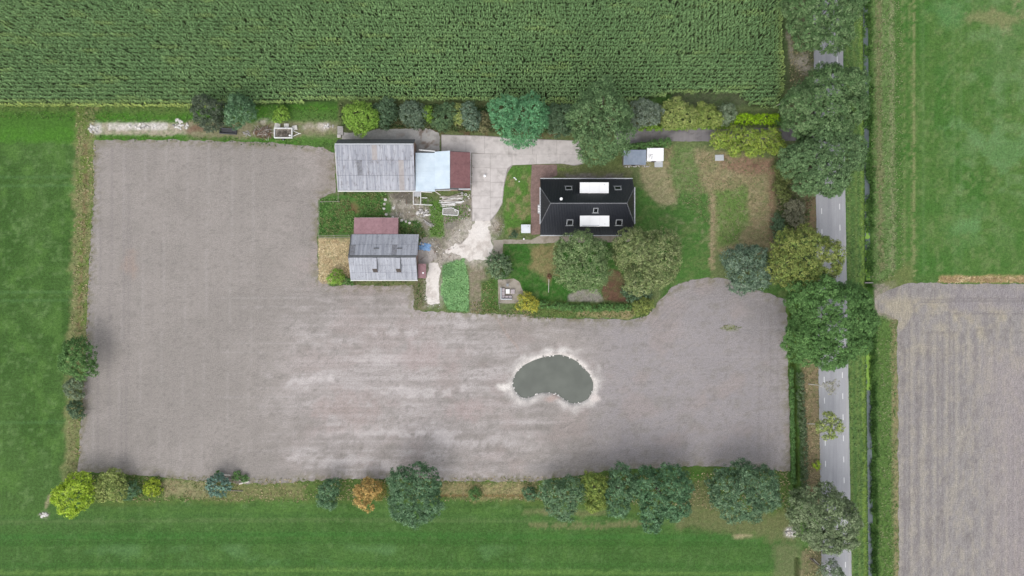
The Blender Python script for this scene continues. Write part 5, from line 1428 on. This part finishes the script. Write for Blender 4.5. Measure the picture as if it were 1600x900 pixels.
# roof windows
def roof_window(px, py, w, l, north):
    y = (CH - py) * S
    for _ in range(6):
        z = zn(y) if north else zs_(y)
        y = (CH - py) * S * (H - z) / H
    x = (px - CW) * S * (H - z) / H
    ang = math.atan2(zR - zE, (yN - yR)) if north else math.atan2(zR - zE, yR - yS)
    M = Matrix.Translation((x, y, z)) @ Matrix.Rotation(-ang if north else ang, 4, 'X')
    def mk(nm, boxes, mat, par):
        mb = MB()
        for c, s in boxes: mb.box(c, s)
        me = mb.mesh(nm, mat)
        return inst(nm, me, M, par) if par is t else None
    fr = MB()
    th = 0.15
    for c, s in (((-w / 2, 0, .10), (th, l + th, .16)), ((w / 2, 0, .10), (th, l + th, .16)), ((0, l / 2, .10), (w - th, th, .16)), ((0, -l / 2, .10), (w - th, th, .16))): fr.box(c, s)
    fo = inst('roof_window', fr.mesh('roof_window', M_GFRAME), M, t)
    pm = MB().box((0, 0, .09), (w - th, l - th, .06)).mesh('pane', M_GLASS)
    p = bpy.data.objects.new('pane', pm); link(p, fo)
    fm = MB().box((0, (-1 if True else 1) * (l / 2 + .17), .075), (w + .55, .10, .05)).mesh('flashing', M_GFRAME)
    if north:
        fm = MB().box((0, (l / 2 + .17), .075), (w + .55, .10, .05)).mesh('flashing', M_GFRAME)
    q = bpy.data.objects.new('flashing', fm); link(q, fo)
for (px, py, w, l, nth) in ((888.5, 294.5, 1.15, 1.0, True), (965.3, 294.5, 1.15, 1.0, True), (930.7, 328, 0.8, 1.0, False), (890.3, 347, 1.1, 1.3, False), (967, 347, 1.1, 1.3, False)):
    roof_window(px, py, w, l, nth)
MB().tube([(9.02, 16.35, 7.1), (9.02, 16.35, 8.35)], 0.17, 10).tube([(9.02, 16.35, 8.35), (9.02, 16.35, 8.5)], 0.27, 12).build('flue', M_WHITE, t)
# ground floor windows and doors
for (x, w, y, sg) in ((8.0, 1.3, yN - .33, 1), (11.5, 1.3, yN - .33, 1), (20.0, 1.6, yN - .33, 1), (7.6, 1.4, yS + .33, -1), (16.5, 2.2, yS + .33, -1), (20.8, 1.4, yS + .33, -1)):
    f = MB().box((x, y, 1.5), (w, .1, 1.3)).build('window', M_WPAINT, t)
    MB().box((x, y + .03 * sg, 1.5), (w - .2, .07, 1.1)).build('pane', M_GLASS, f)
d = MB().box((15.2, yN - .32, 1.08), (1.0, .09, 2.12)).build('door', M_DKWOOD, t)
MB().box((15.6, yN - .26, 1.05), (.06, .06, .2)).build('handle', M_ZINC, d)
for y in (13.2, 17.8):
    f = MB().box((hx0 + .23, y, 1.5), (.1, 1.5, 1.3)).build('window', M_WPAINT, t)
    MB().box((hx0 + .20, y, 1.5), (.07, 1.3, 1.1)).build('pane', M_GLASS, f)

# ---- sheds by the driveway
def sheet_shed(name, label, x0, x1, y0, y1, z0, z1, mat, n, wall, rname='roof_sheet'):
    t = thing(name, label, 'shed', ((x0 + x1) / 2, (y0 + y1) / 2, 0))
    profile_x('wall', wall, t, x0 + .12, x1 - .12, [(y0 + .12, 0), (y1 - .12, 0), (y1 - .12, z1 - .12), (y0 + .12, z0 - .12)])
    profile_x('roof', M_DARKROOF, t, x0, x1, [(y0, z0 - .1), (y1, z1 - .1), (y1, z1), (y0, z0)])
    sheet_roof(t, (x0, y0, z0), (x1, y0, z0), (x0, y1, z1), n, 1, mat, rname, 4, 0.02, 0.06, 0.006, tilt=0.0)
    d = MB().box(((x0 + x1) / 2, y0 + .1, .9), (.85, .07, 1.8)).build('door', M_DKWOOD, t)
    MB().box(((x0 + x1) / 2 + .3, y0 + .05, .9), (.05, .05, .15)).build('handle', M_ZINC, d)
    return t
sheet_shed('garden_shed', 'small shed with blue grey sheet roof beside the white roofed one', 21.45, 25.75, 23.75, 26.5, 2.1, 2.5, M_SHEDROOF, 5, M_TIMBER)
t = sheet_shed('garden_shed', 'small shed with bright white roof, between the blue grey shed and the lawn', 25.95, 29.15, 24.5, 26.9, 2.0, 2.2, M_WHITE, 3, M_WPAINT)
for (x, y, l, a) in ((26.7, 25.6, .8, .2), (26.5, 25.3, .5, .9), (26.9, 25.1, .6, 1.4), (28.3, 26.6, .5, -.6)):
    MB().box((x, y, 2.22), (l, .05, .03), rz=a).build('twig', M_DKWOOD, t)
# ------------------------------------------------------------------ smaller things in and round the yard
def put(name, label, cat, px, py, group=None):
    x, y = P(px, py)
    return thing(name, label, cat, (x, y, 0), group), x, y
def stone_mesh(seed, r=1.0, mat=None, name='stone'):
    rs = np.random.RandomState(seed)
    bm = bmesh.new(); bmesh.ops.create_icosphere(bm, subdivisions=1, radius=r)
    for v in bm.verts:
        v.co *= rs.uniform(.72, 1.15); v.co.z *= .65
    me = bpy.data.meshes.new(name); bm.to_mesh(me); bm.free()
    me.materials.append(mat or M_STONE)
    return me
SM = [stone_mesh(i) for i in range(5)]; SG = [stone_mesh(20 + i, mat=M_DSTONE) for i in range(4)]
def rot_scale(x, y, z, s, rng):
    return Matrix.Translation((x, y, z)) @ Matrix.Rotation(rng.uniform(0, 6.28), 4, 'Z') @ Matrix.Diagonal((s * rng.uniform(.8, 1.25), s, s * rng.uniform(.8, 1.1), 1))

# slab and low wall at the north west corner of the large barn
t, x, y = put('concrete_trough', 'mossy concrete slab and step at the north west corner of the large barn', 'slab', 532, 206)
MB().box((x, y + .2, .12), (1.1, 1.7, .24)).build('slab', M_DSTONE, t)
MB().box((x - .2, y - .9, .2), (.7, .6, .4)).build('step', M_CONC, t)

# white trailer filled with branches
t, x, y = put('trailer', 'white open trailer loaded with cuttings beside the branch pile', 'trailer', 445, 209.5)
cx = x
mb = MB()
mb.box((cx, y, .62), (3.3, 1.8, .06)).build('bed', M_TIMBER, t)
for nm, c, s in (('side_board', (cx, y + .92, .86), (3.5, .14, .5)), ('side_board', (cx, y - .92, .86), (3.5, .14, .5)), ('end_board', (cx - 1.70, y, .86), (.14, 1.7, .5)), ('end_board', (cx + 1.70, y, .86), (.14, 1.7, .5))):
    MB().box(c, s).build(nm, M_WPAINT, t)
MB().tube([(cx + 1.75, y + .55, .55), (cx + 2.95, y, .5)], .06).tube([(cx + 1.75, y - .55, .55), (cx + 2.95, y, .5)], .06).tube([(cx + 2.9, y, .5), (cx + 3.3, y, .52)], .06).build('drawbar', M_WPAINT, t)
MB().tube([(cx + 2.6, y + .0, .02), (cx + 2.6, y, .5)], .05).build('jockey_wheel', M_RUBBER, t)
for sy in (-1, 1):
    w = MB().tube([(cx - .2, y + sy * 1.02, .34), (cx - .2, y + sy * 1.22, .34)], .34, 14).build('wheel', M_RUBBER, t)
    MB().tube([(cx - .2, y + sy * 1.015, .34), (cx - .2, y + sy * 1.235, .34)], .17, 10).build('rim', M_LGREY, w)
MB().box((cx + 1.3, y - .5, 1.0), (.35, .3, .2)).build('white_box', M_WHITE, t)
rs = np.random.RandomState(3)
tw = MB()
for k in range(90):
    a = rs.uniform(0, 3.14); L = rs.uniform(.3, .8); px_, py_, pz = cx + rs.uniform(-1.2, 1.2), y + rs.uniform(-.55, .55), .68 + rs.uniform(0, .35)
    d = Vector((math.cos(a) * L / 2, math.sin(a) * L / 2, rs.uniform(-.1, .1))); c = Vector((px_, py_, pz))
    tw.tube([c - d, c + d], rs.uniform(.015, .04), 4)
ld = tw.build('load', M_BARK, t); ld['kind'] = 'stuff'
# stones beside the trailer
for i, (px, py, s, l) in enumerate(((434, 197, .5, 'pale broken slab behind the left end of the white trailer'), (448, 197, .42, 'pale broken slab behind the right end of the white trailer'), (461, 200, .42, 'pale broken slab beside the trailer drawbar'))):
    x, y = P(px, py)
    o = MB().box((x, y, .14), (s * 2.2, s * 2.0, .28), rz=.2 * i - .2).build('slab', M_STONE, None, origin_at=(x, y, 0)); tag(o, l, 'slab')

# pile of branches: each stick a piece
t, x, y = put('branch_pile', 'brown pile of cut branches and sticks left of the white trailer', 'branch pile', 412, 206)
rs = np.random.RandomState(4)
sticks = [MB().tube([(-.5, 0, 0), (-.1, rs.uniform(-.06, .06), .03), (.5, rs.uniform(-.05, .05), 0)], [.045, .035, .018], 5).mesh('stick', m) for m in (M_BARK, M_BARK, M_TIMBER, M_PALEWOOD, M_BARK)]
M_RUST = mat_var('red_brown_bark', C4(120, 92, 76), C4(142, 116, 98), 4, .95)
for q in (0, 1): sticks[q].materials.clear(); sticks[q].materials.append(M_RUST)
for k in range(110):
    r = rs.uniform(0, 1) ** .6; a = rs.uniform(0, 6.28)
    L = rs.uniform(.9, 2.1)
    M = Matrix.Translation((x + math.cos(a) * r * 1.9, y + math.sin(a) * r * 1.15, .06 + (1 - r) * rs.uniform(0, .7))) @ Matrix.Rotation(rs.uniform(0, 3.14), 4, 'Z') @ Matrix.Rotation(rs.uniform(-.2, .2), 4, 'Y') @ Matrix.Diagonal((L, 1, 1, 1))
    inst('stick', sticks[rs.randint(0, 5)], M, t)
# dark trough under the green tree
t, x, y = put('feed_trough', 'long dark grey trough lying under the green tree at the maize edge', 'trough', 357.5, 205.5)
M_TROUGH = mat_var('dark_grey_plastic', (.06, .06, .07, 1), (.10, .10, .11, 1), 4, .7)
MB().box((x, y, .06), (3.1, .95, .1), rz=-.06).build('floor', M_TROUGH, t)
for nm, dx, dy, sx, sy in (('long_side', 0, .5, 3.3, .09), ('long_side', 0, -.5, 3.3, .09), ('short_side', 1.6, 0, .09, .92), ('short_side', -1.6, 0, .09, .92)):
    c = Matrix.Rotation(-.06, 3, 'Z') @ Vector((dx, dy, 0))
    MB().box((x + c.x, y + c.y, .28), (sx, sy, .5), rz=-.06).build(nm, M_TROUGH, t)
t, x, y = put('rubble_heap', 'small grey rubble heap between the trough and the branch pile', 'rubble', 386, 209)
rs = np.random.RandomState(6)
for k in range(26):
    a, r = rs.uniform(0, 6.28), rs.uniform(0, .9)
    inst('stone', SG[k % 4], rot_scale(x + math.cos(a) * r, y + .6 * math.sin(a) * r, .08, rs.uniform(.1, .22), rs), t)
# heaps of pale rubble on the sandy strip
for (px, py, n, rx, ry, l, sd) in ((278, 194, 34, 1.1, 1.1, 'white rubble heap at the right end of the sandy strip', 7), (146, 201, 26, .9, .9, 'pale rubble heap at the left end of the sandy strip', 8), (226, 197, 30, 3.0, .5, 'low line of pale rubble in the middle of the sandy strip', 9),
                                   (291, 197, 14, .7, .5, 'few loose grey stones right of the white rubble heap', 10), (1237, 832, 28, 1.2, .9, 'pale rubble heap at the foot of the grey green roadside tree', 11), (69, 805, 18, .8, .5, 'pale stones at the bottom left beside the lime yellow tree', 12), (512, 197, 16, 1.4, .5, 'pale rubble on the ground left of the large barn', 13)):
    t, x, y = put('rubble_heap', l, 'rubble', px, py)
    rs = np.random.RandomState(sd)
    for k in range(n):
        a, r = rs.uniform(0, 6.28), rs.uniform(0, 1) ** .6
        inst('stone', SM[k % 5] if rs.rand() < .75 else SG[k % 4], rot_scale(x + math.cos(a) * r * rx, y + math.sin(a) * r * ry, .08, rs.uniform(.12, .30), rs), t)
# stones along the rim of the pond
rs = np.random.RandomState(14)
for i in range(len(POND)):
    a, b = np.array(POND[i]), np.array(POND[(i + 1) % len(POND)])
    for k in range(3):
        if rs.rand() < .25: continue
        q = a + (b - a) * (k + rs.uniform(0, 1)) / 3 + rs.normal(0, .8, 2)
        x, y = P(*q)
        z = float(zland(np.array([[x]]), np.array([[y]]))[0, 0])
        pale = rs.rand() < .68
        o = bpy.data.objects.new('stone', (SM if pale else SG)[rs.randint(0, 4)])
        o.matrix_world = rot_scale(x, y, z + .06, rs.uniform(.10, .26), rs)
        link(o); tag(o, 'pale stone on the rim of the pond' if pale else 'dark grey stone on the rim of the pond', 'stone', 'pale stones round the pond' if pale else 'grey stones round the pond')
# round pale boulders in the yard
bl = [(602.5, 312, 'pale boulder nearest the south wall of the large barn, north end of the row'), (601, 319, 'pale boulder second in the row south of the large barn'), (600, 326, 'pale boulder third in the row south of the large barn'), (603.5, 335, 'round pale boulder above the right end of the red roofed annex'), (614, 339.5, 'round pale boulder right of the red annex corner'),
      (628, 344.5, 'first of three pale boulders on the grass east of the red annex'), (634.5, 346, 'middle of three pale boulders on the grass east of the red annex'), (640, 348.5, 'last of three pale boulders on the grass east of the red annex'), (615, 325, 'small pale boulder on the grey gravel south of the large barn'), (652, 333, 'large pale boulder in the stone heap in the middle of the yard'), (657, 328, 'grey white boulder at the top of the stone heap in the yard'), (734, 328, 'small white stone on the left edge of the concrete yard')]
for i, (px, py, l) in enumerate(bl):
    x, y = P(px, py)
    o = bpy.data.objects.new('boulder', SM[i % 5]); s = .36 if i < 10 else .3
    o.matrix_world = Matrix.Translation((x, y, s * .35)) @ Matrix.Rotation(i * 1.3, 4, 'Z') @ Matrix.Diagonal((s, s, s, 1)); link(o); tag(o, l, 'boulder')
t, x, y = put('stone_heap', 'grey and white stone heap in the middle of the yard', 'stone heap', 662, 334)
rs = np.random.RandomState(15)
for k in range(34):
    a, r = rs.uniform(0, 6.28), rs.uniform(0, 1) ** .6
    inst('stone', SM[k % 5] if rs.rand() < .45 else SG[k % 4], rot_scale(x + math.cos(a) * r * 1.3, y + math.sin(a) * r * 1.0, .1 + (1 - r) * .2, rs.uniform(.14, .30), rs), t)

# loose debris on the bare ground of the yard
rs = np.random.RandomState(41)
t, x, y = put('yard_debris', 'loose stones and wood scraps scattered over the bare yard between the barns', 'debris', 660, 345)
for poly, n in (([(606, 304), (648, 302), (690, 330), (700, 350), (660, 366), (640, 345), (612, 330)], 70), ([(690, 306), (734, 304), (735, 345), (700, 350)], 50), ([(672, 374), (736, 350), (724, 404), (690, 418)], 40), ([(735, 240), (740, 240), (739, 340), (734, 330)], 18), ([(652, 384), (682, 384), (684, 410), (654, 410)], 16), ([(662, 466), (692, 470), (690, 484), (664, 482)], 12)):
    a = np.array(poly, float); lo, hi = a.min(0), a.max(0); k = 0
    while k < n:
        q = rs.uniform(lo, hi)
        if sdf(a, np.array([q[0]]), np.array([q[1]]))[0] < 0: continue
        k += 1; wx, wy = P(*q)
        if rs.rand() < .72: inst('stone', SM[k % 5] if rs.rand() < .5 else SG[k % 4], rot_scale(wx, wy, .05, rs.uniform(.06, .17), rs), t)
        else: inst('scrap_stick', sticks[rs.randint(0, 5)], Matrix.Translation((wx, wy, .06)) @ Matrix.Rotation(rs.uniform(0, 3.1), 4, 'Z') @ Matrix.Diagonal((rs.uniform(.3, 1.0), 1, 1, 1)), t)
# timber and frames south of the sheds
def plank_pile(name, label, px, py, n, L, spread, ang, sd, mats=(M_PALEWOOD, M_TIMBER, M_WPAINT)):
    t, x, y = put(name, label, 'timber pile', px, py)
    rs = np.random.RandomState(sd)
    ms = [MB().box((0, 0, 0), (1, .16, .05)).mesh('plank', m) for m in mats]
    for k in range(n):
        inst('plank', ms[rs.randint(0, len(ms))], Matrix.Translation((x + rs.uniform(-.5, .5), y + rs.uniform(-1, 1) * spread, .05 + .06 * (k % 4))) @ Matrix.Rotation(ang + rs.normal(0, .12), 4, 'Z') @ Matrix.Diagonal((L * rs.uniform(.6, 1.1), rs.uniform(.7, 1.4), 1, 1)), t)
    return t
plank_pile('timber_pile', 'long pale timber pile against the south side of the red roofed shed', 706, 311, 26, 4.2, .85, .04, 16)
plank_pile('timber_pile', 'short messy timber pile below the long one', 700, 319, 14, 2.6, .45, .1, 17)
plank_pile('timber_pile', 'grey boards on the gravel beside the stone heap', 670, 349, 8, 2.2, .5, -.5, 18, (M_TIMBER, M_DSTONE))
t, x, y = put('cold_frame', 'white framed mesh covered cold frame lying in the yard grass', 'cold frame', 704, 331)
for nm, a, b in (('long_rail', (692, 326), (706, 325)), ('long_rail', (692, 335.5), (715.5, 337)), ('short_rail', (692.5, 326), (692, 335.5)), ('short_rail', (717, 329.5), (715.5, 337)), ('brace', (706, 325), (717, 330)), ('brace', (709, 325), (712, 331))):
    A, B = P(*a), P(*b)
    L = math.dist(A, B)
    MB().box(((A[0] + B[0]) / 2, (A[1] + B[1]) / 2, .3), (L, .14, .14), rz=math.atan2(B[1] - A[1], B[0] - A[0])).build(nm, M_WPAINT, t)
MB().slab([(*P(692, 335), .22), (*P(715, 336.5), .22), (*P(716.5, 330), .22), (*P(706, 326), .22), (*P(692.5, 326.5), .22)], .05).build('mesh_cover', M_DSTONE, t)
for q in ((692.5, 326.5), (692, 335), (715.5, 336.5)):
    MB().box((*P(*q), .12), (.1, .1, .24)).build('foot', M_WPAINT, t)
# enclosure of white rails beside the shed
t, x, y = put('rail_pen', 'small white rail pen with grey lid below the blue roofed shed', 'pen', 662, 310)
for nm, a, b, z in (('rail', (646.5, 300), (646.5, 319.5), .7), ('rail', (658, 301), (658, 320), .7), ('rail', (646, 319.8), (676, 321.2), .7), ('rail', (658, 300.5), (676, 301.5), .8), ('rail', (659, 309.5), (668, 309.8), .5)):
    A, B = P(*a), P(*b)
    MB().box(((A[0] + B[0]) / 2, (A[1] + B[1]) / 2, z), (math.dist(A, B), .14, .12), rz=math.atan2(B[1] - A[1], B[0] - A[0])).build(nm, M_WPAINT, t)
for q in ((646.5, 300.5), (646.5, 319.5), (658, 320), (675.5, 321), (675.5, 301.5)):
    MB().box((*P(*q), .4), (.12, .12, .8)).build('post', M_PALEWOOD, t)
MB().box((*P(652, 303.5), .45), (1.25, 1.0, .08)).build('lid', M_LGREY, t)
for (px, py, l) in ((728, 304.5, 'white bucket beside the wall of the red roofed shed'), (722, 302.5, 'grey tub left of the white bucket')):
    t, x, y = put('bucket' if 'bucket' in l[:13] else 'tub', l, 'bucket', px, py)
    MB().tube([(x, y, 0), (x, y, .4)], [.2, .26], 12).build('body', M_WHITE if 'white' in l[:6] else M_LGREY, t)
    MB().tube([(x, y, .4), (x, y, .415)], [.21, .21], 12).build('contents', M_DSTONE, t)
# plank leaning by the blue roof
x, y = P(684, 302)
o = MB().box((x, y, .35), (1.3, .16, .06), rz=-.6).build('plank', M_PALEWOOD, None, origin_at=(x, y, .35)); tag(o, 'short pale plank lying off the corner of the blue roofed shed', 'plank')
o.location.z = .04
# blue tarpaulin
t, x, y = put('tarpaulin', 'crumpled blue tarpaulin on the concrete by the small barn', 'tarpaulin', 664.5, 386)
rs = np.random.RandomState(21)
n = 12; V = []
for j in range(n):
    for i in range(n):
        u, v = i / (n - 1) - .5, j / (n - 1) - .5
        ed = max(abs(u), abs(v)) * 2
        V.append((x + u * 2.1 * (1 + .25 * rs.uniform(-1, 1) * (ed > .9)) + .3 * v, y + v * 1.4 * (1 + .25 * rs.uniform(-1, 1) * (ed > .9)) - .2 * u, .06 + (1 - ed) * rs.uniform(.05, .4)))
F = [(j * n + i, j * n + i + 1, (j + 1) * n + i + 1, (j + 1) * n + i) for j in range(n - 1) for i in range(n - 1)]
obj_np('sheet', V, F, M_TARP, t)
rs = np.random.RandomState(22)
for k in range(5):
    inst('weight_stone', SM[k % 5], rot_scale(x + rs.uniform(-1, 1.2), y + rs.uniform(.3, .9), .25, .16, rs), t)

# fences of the pens
def fence(label, pts, n, h=1.0):
    t, x, y = put('wire_fence', label, 'fence', *pts[0])
    W = [Vector((*P(*q), 0)) for q in pts]
    pm = MB().tube([(0, 0, -.05), (0, 0, h)], .055, 7).mesh('post', M_PALEWOOD)
    for a, b in zip(W[:-1], W[1:]):
        k = max(1, int((b - a).length / 2.2))
        for i in range(k + 1):
            if i == k and b is not W[-1]: continue
            inst('post', pm, Matrix.Translation(a.lerp(b, i / k)), t)
    for z in (.35, .7, 1.03):
        mb = MB()
        for a, b in zip(W[:-1], W[1:]): mb.tube([a + Vector((0, 0, z)), b + Vector((0, 0, z))], .015 if z < 1 else .028, 4)
        mb.build('wire' if z < 1 else 'top_rail', M_TIMBER, t)
    return t
fence('pale wire fence round the west and south side of the weedy pen', [(500, 312), (499, 369), (546, 368)], 3)
fence('short wire fence from the south west corner of the large barn', [(530, 297), (530, 315.5), (503, 316)], 2)
fence('low white fence at the foot of the tiled terrace', [(779, 473), (781, 482), (780, 475), (808, 473)], 2, .8)
fence('thin wire fence on the dry grass between small barn pen and weedy pen', [(500, 372), (547, 371)], 2, .9)

# ---- garden things
M_WOODF = M_PALEWOOD
t, x, y = put('lounge_sofa', 'grey L shaped lounge sofa on the small terrace', 'sofa', 792, 459)
A = P(782.5, 450); sx = S
def bx(px0, py0, px1, py1, z0, z1):
    a, b = P(px0, py0), P(px1, py1)
    return ((a[0] + b[0]) / 2, (a[1] + b[1]) / 2, (z0 + z1) / 2), (abs(b[0] - a[0]), abs(b[1] - a[1]), z1 - z0)
M_CUSH = mat_var('pinkish_grey_cushion', C4(176, 166, 168), C4(192, 182, 184), 6, .95)
M_SOFA = mat_var('grey_wicker', (.26, .25, .25, 1), (.34, .33, .33, 1), 6, .9)
for nm, q, z0, z1, m, bv in (('back_frame', (782, 449.5, 783.8, 468), .06, .75, M_LGREY, .03), ('back_frame', (783.8, 466.5, 800, 468.3), .06, .75, M_LGREY, .03), ('base', (784, 450, 788.8, 466.2), .05, .28, M_SOFA, .02), ('base', (789, 461.8, 800, 466.2), .05, .28, M_SOFA, .02)):
    c, s = bx(*q, z0, z1); MB().box(c, s).build(nm, m, t, bevel=bv)
for q in ((784.1, 450.3, 788.7, 455.5), (784.1, 455.9, 788.7, 461.2), (784.1, 461.6, 788.7, 466.1), (789.2, 462, 794.3, 466.1), (794.7, 462, 799.8, 466.1)):
    c, s = bx(*q, .29, .44); MB().box(c, s).build('cushion', M_CUSH, t, bevel=.04)
t, x, y = put('coffee_table', 'white square coffee table in the crook of the grey lounge sofa', 'table', 793.3, 455)
c, s = bx(790.3, 451.8, 796.3, 458.6, .34, .40); MB().box(c, s).build('table_top', M_WHITE, t, bevel=.01)
for dx in (-.3, .3):
    for dy in (-.34, .34): MB().box((x + dx, y + dy, .17), (.06, .06, .34)).build('leg', M_GFRAME, t)
t, x, y = put('footstool', 'grey padded footstool right of the white coffee table', 'stool', 801, 455.5)
c, s = bx(797.8, 452, 804.6, 459.2, .10, .30); MB().box(c, s).build('base', M_SOFA, t, bevel=.02)
c, s = bx(797.9, 452.1, 804.5, 459.1, .30, .44); MB().box(c, s).build('cushion', M_CUSH, t, bevel=.05)
for dx in (-.35, .35):
    for dy in (-.35, .35): MB().box((x + dx, y + dy, .05), (.06, .06, .1)).build('foot', M_GFRAME, t)
t, x, y = put('side_chair', 'dark grey chair seen from above at the north edge of the terrace', 'chair', 793, 445.5)
MB().box((x, y, .43), (.5, .5, .06)).build('seat', M_GFRAME, t); MB().box((x, y + .25, .7), (.5, .05, .5)).build('backrest', M_GFRAME, t)
for dx in (-.22, .22):
    for dy in (-.22, .22): MB().box((x + dx, y + dy, .2), (.04, .04, .4)).build('leg', M_GFRAME, t)
t, x, y = put('garden_pole', 'thin pale pole with a rusty brown head lying on the south lawn', 'pole', 857, 446)
MB().tube([(*P(857, 457), .05), (*P(857.6, 436), .09)], .05, 7).build('shaft', M_PALEWOOD, t)
rs = np.random.RandomState(31)
rng = np.random.RandomState(31)
hx, hy = P(858, 432)
V, F, col = crown_mesh([(hx, hy, .25, .38, .22)], pal((150, 110, 84), (128, 98, 74)), rng, .25, .18, 14, 30, zmin=-1)
obj_np('head', V, F, M_LEAF, t, col)
# white square cover beside the paving
t, x, y = put('covered_tub', 'square white covered garden tub beside the brick paving', 'tub', 821.5, 357.5)
c, s = bx(814.2, 351.2, 828.8, 364.6, 0, .7)
MB().box((c[0], c[1], .33), (s[0] - .1, s[1] - .1, .66)).build('body', M_TIMBER, t)
mb = MB(); mb.box((c[0], c[1], .72), (s[0], s[1], .10)); mb.build('cover', mat_var('off_white_cover', (.58, .62, .66, 1), (.72, .74, .77, 1), 1.2, .6), t, bevel=.04)
MB().box((c[0] + .5, c[1] + .45, .775), (.3, .22, .03)).build('buckle', M_LGREY, t)
for (px, py, s, l, nm) in ((818.5, 373.5, .18, 'small white ball lamp on the gritty path below the covered tub', 'garden_lamp'), (757.5, 275.5, .28, 'white bollard lamp standing on the concrete yard', 'bollard')):
    t, x, y = put(nm, l, 'lamp', px, py)
    hh = .5 if nm == 'bollard' else .25
    MB().tube([(x, y, .04), (x, y, hh)], [s * .7, s * .6], 10).build('post', M_LGREY, t)
    MB().tube([(x, y, hh), (x, y, hh + .1), (x, y, hh + .16)], [s, s, s * .4], 12).build('cap', M_WHITE, t)
# white and yellow bits on the grass west of the house
t, x, y = put('garden_hose', 'short loop of white hose on the grass west of the house', 'hose', 805, 280)
MB().tube([(*P(802.5, 277.5), .05), (*P(804.5, 278.2), .07), (*P(806.2, 280), .06), (*P(806.6, 281.5), .05)], .11, 7).build('hose_coil', M_WHITE, t)
MB().tube([(*P(810.3, 284.2), .05), (*P(812, 283.2), .07)], .09, 7).build('nozzle', M_WHITE, t)
t, x, y = put('bench', 'narrow grey bench against the west wall of the house', 'bench', 841.7, 327)
MB().box((x, y, .45), (.4, 1.7, .06)).build('seat', M_LGREY, t)
for dy in (-.7, .7): MB().box((x, y + dy, .21), (.32, .08, .42)).build('leg', M_LGREY, t)
for dy in (-.45, 0, .5): MB().box((x, y + dy, .53), (.32, .3, .1)).build('cushion', M_WHITE, t)
t, x, y = put('round_bed', 'gritty round planting bed with bare twigs beside the yard', 'flower bed', 778, 352)
rs = np.random.RandomState(33)
for k in range(40):
    a, r = rs.uniform(0, 6.28), rs.uniform(0, 1) ** .5
    inst('twig', sticks[2 + k % 3], Matrix.Translation((x + math.cos(a) * r * 1.5, y + math.sin(a) * r * 1.9, .06)) @ Matrix.Rotation(rs.uniform(0, 3.1), 4, 'Z') @ Matrix.Diagonal((rs.uniform(.4, .9), .6, .6, 1)), t)
# slabs lying about
for (px, py, w, l_, rz, m, l) in ((1124, 246.5, 1.7, 1.15, .03, M_LGREY, 'grey board lying at the edge of the shrub bank in the dry garden'), (1029, 256, 1.6, 1.3, 0, M_LGREY, 'light grey slab in front of the white roofed shed'), (1016, 250.5, 1.4, .35, 0, M_PALEWOOD, 'pale plank step at the white roofed shed')):
    x, y = P(px, py)
    o = MB().box((x, y, .06), (w, l_, .12), rz=rz).build('slab', m, None, origin_at=(x, y, 0), bevel=.02); tag(o, l, 'slab')
# paving stones in front of the blue grey shed
t, x, y = put('stone_edging', 'row of rough stones in front of the blue grey shed', 'edging', 995, 259)
rs = np.random.RandomState(34)
for k in range(30):
    inst('stone', SM[k % 5] if k % 3 else SG[k % 4], rot_scale(x - 2.4 + .17 * k, y + rs.uniform(-.2, .2), .06, rs.uniform(.1, .2), rs), t)
t, x, y = put('fire_spot', 'heap of dark sticks on the brown litter in the dry garden', 'stick heap', 1179, 258)
rs = np.random.RandomState(35)
for k in range(16):
    inst('stick', sticks[k % 2], Matrix.Translation((x + rs.uniform(-.5, .5), y + rs.uniform(-.3, .3), .05)) @ Matrix.Rotation(rs.uniform(0, 3.1), 4, 'Z') @ Matrix.Diagonal((rs.uniform(.5, 1.1), 1, 1, 1)), t)
# logs at the bottom field edge
for (a, b, r, l) in (((348, 741.5), (361, 742), .14, 'pale log behind the blue spruce, upper one'), ((374, 755.5), (390, 752), .16, 'pale log nearest the field, right of the blue spruce'), ((356, 747.5), (378, 750), .13, 'grey log between the other two logs'), ((356, 766), (380, 767), .10, 'thin pole in dry grass right of the blue spruce')):
    A, B = Vector((*P(*a), r)), Vector((*P(*b), r))
    o = MB().tube([A, A.lerp(B, .5) + Vector((0, .03, .02)), B], [r, r * .95, r * .85], 9).build('log', M_PALEWOOD if r > .13 else M_TIMBER, None, origin_at=A); tag(o, l, 'log')
# pale barrier pole at the maize corner and fallen trunk by the lower road
for (a, b, r, l) in (((1208, 168), (1243, 150), .10, 'long thin pale pole lying across the corner of the maize field'), ((1270, 873), (1283, 886), .12, 'leaning pale trunk beside the road at the bottom edge')):
    A, B = Vector((*P(*a), r)), Vector((*P(*b), r + .35))
    o = MB().tube([A, A.lerp(B, .5), B], [r, r * .9, r * .5], 7).build('pole' if a[1] < 300 else 'leaning_trunk', M_PALEBARK, None, origin_at=A); tag(o, l, 'pole')
# concrete culvert headwall under the field crossing
for (px, py, l) in ((1368, 503, 'dark culvert opening on the south side of the field crossing'), (1358, 441, 'dark culvert opening on the north side of the field crossing')):
    t, x, y = put('culvert', l, 'culvert', px, py)
    s = 1 if py < 470 else -1
    MB().box((x, y - .1 * s, -.45), (1.6, .2, .9)).build('headwall', M_DSTONE, t)
    MB().tube([(x, y - .25 * s, -.6), (x, y + .12 * s, -.6)], .3, 12).build('pipe', M_RUBBER, t)
print('leaf cards', LEAVES[0], 'maize', N_MAIZE, 'objects', len(bpy.data.objects))
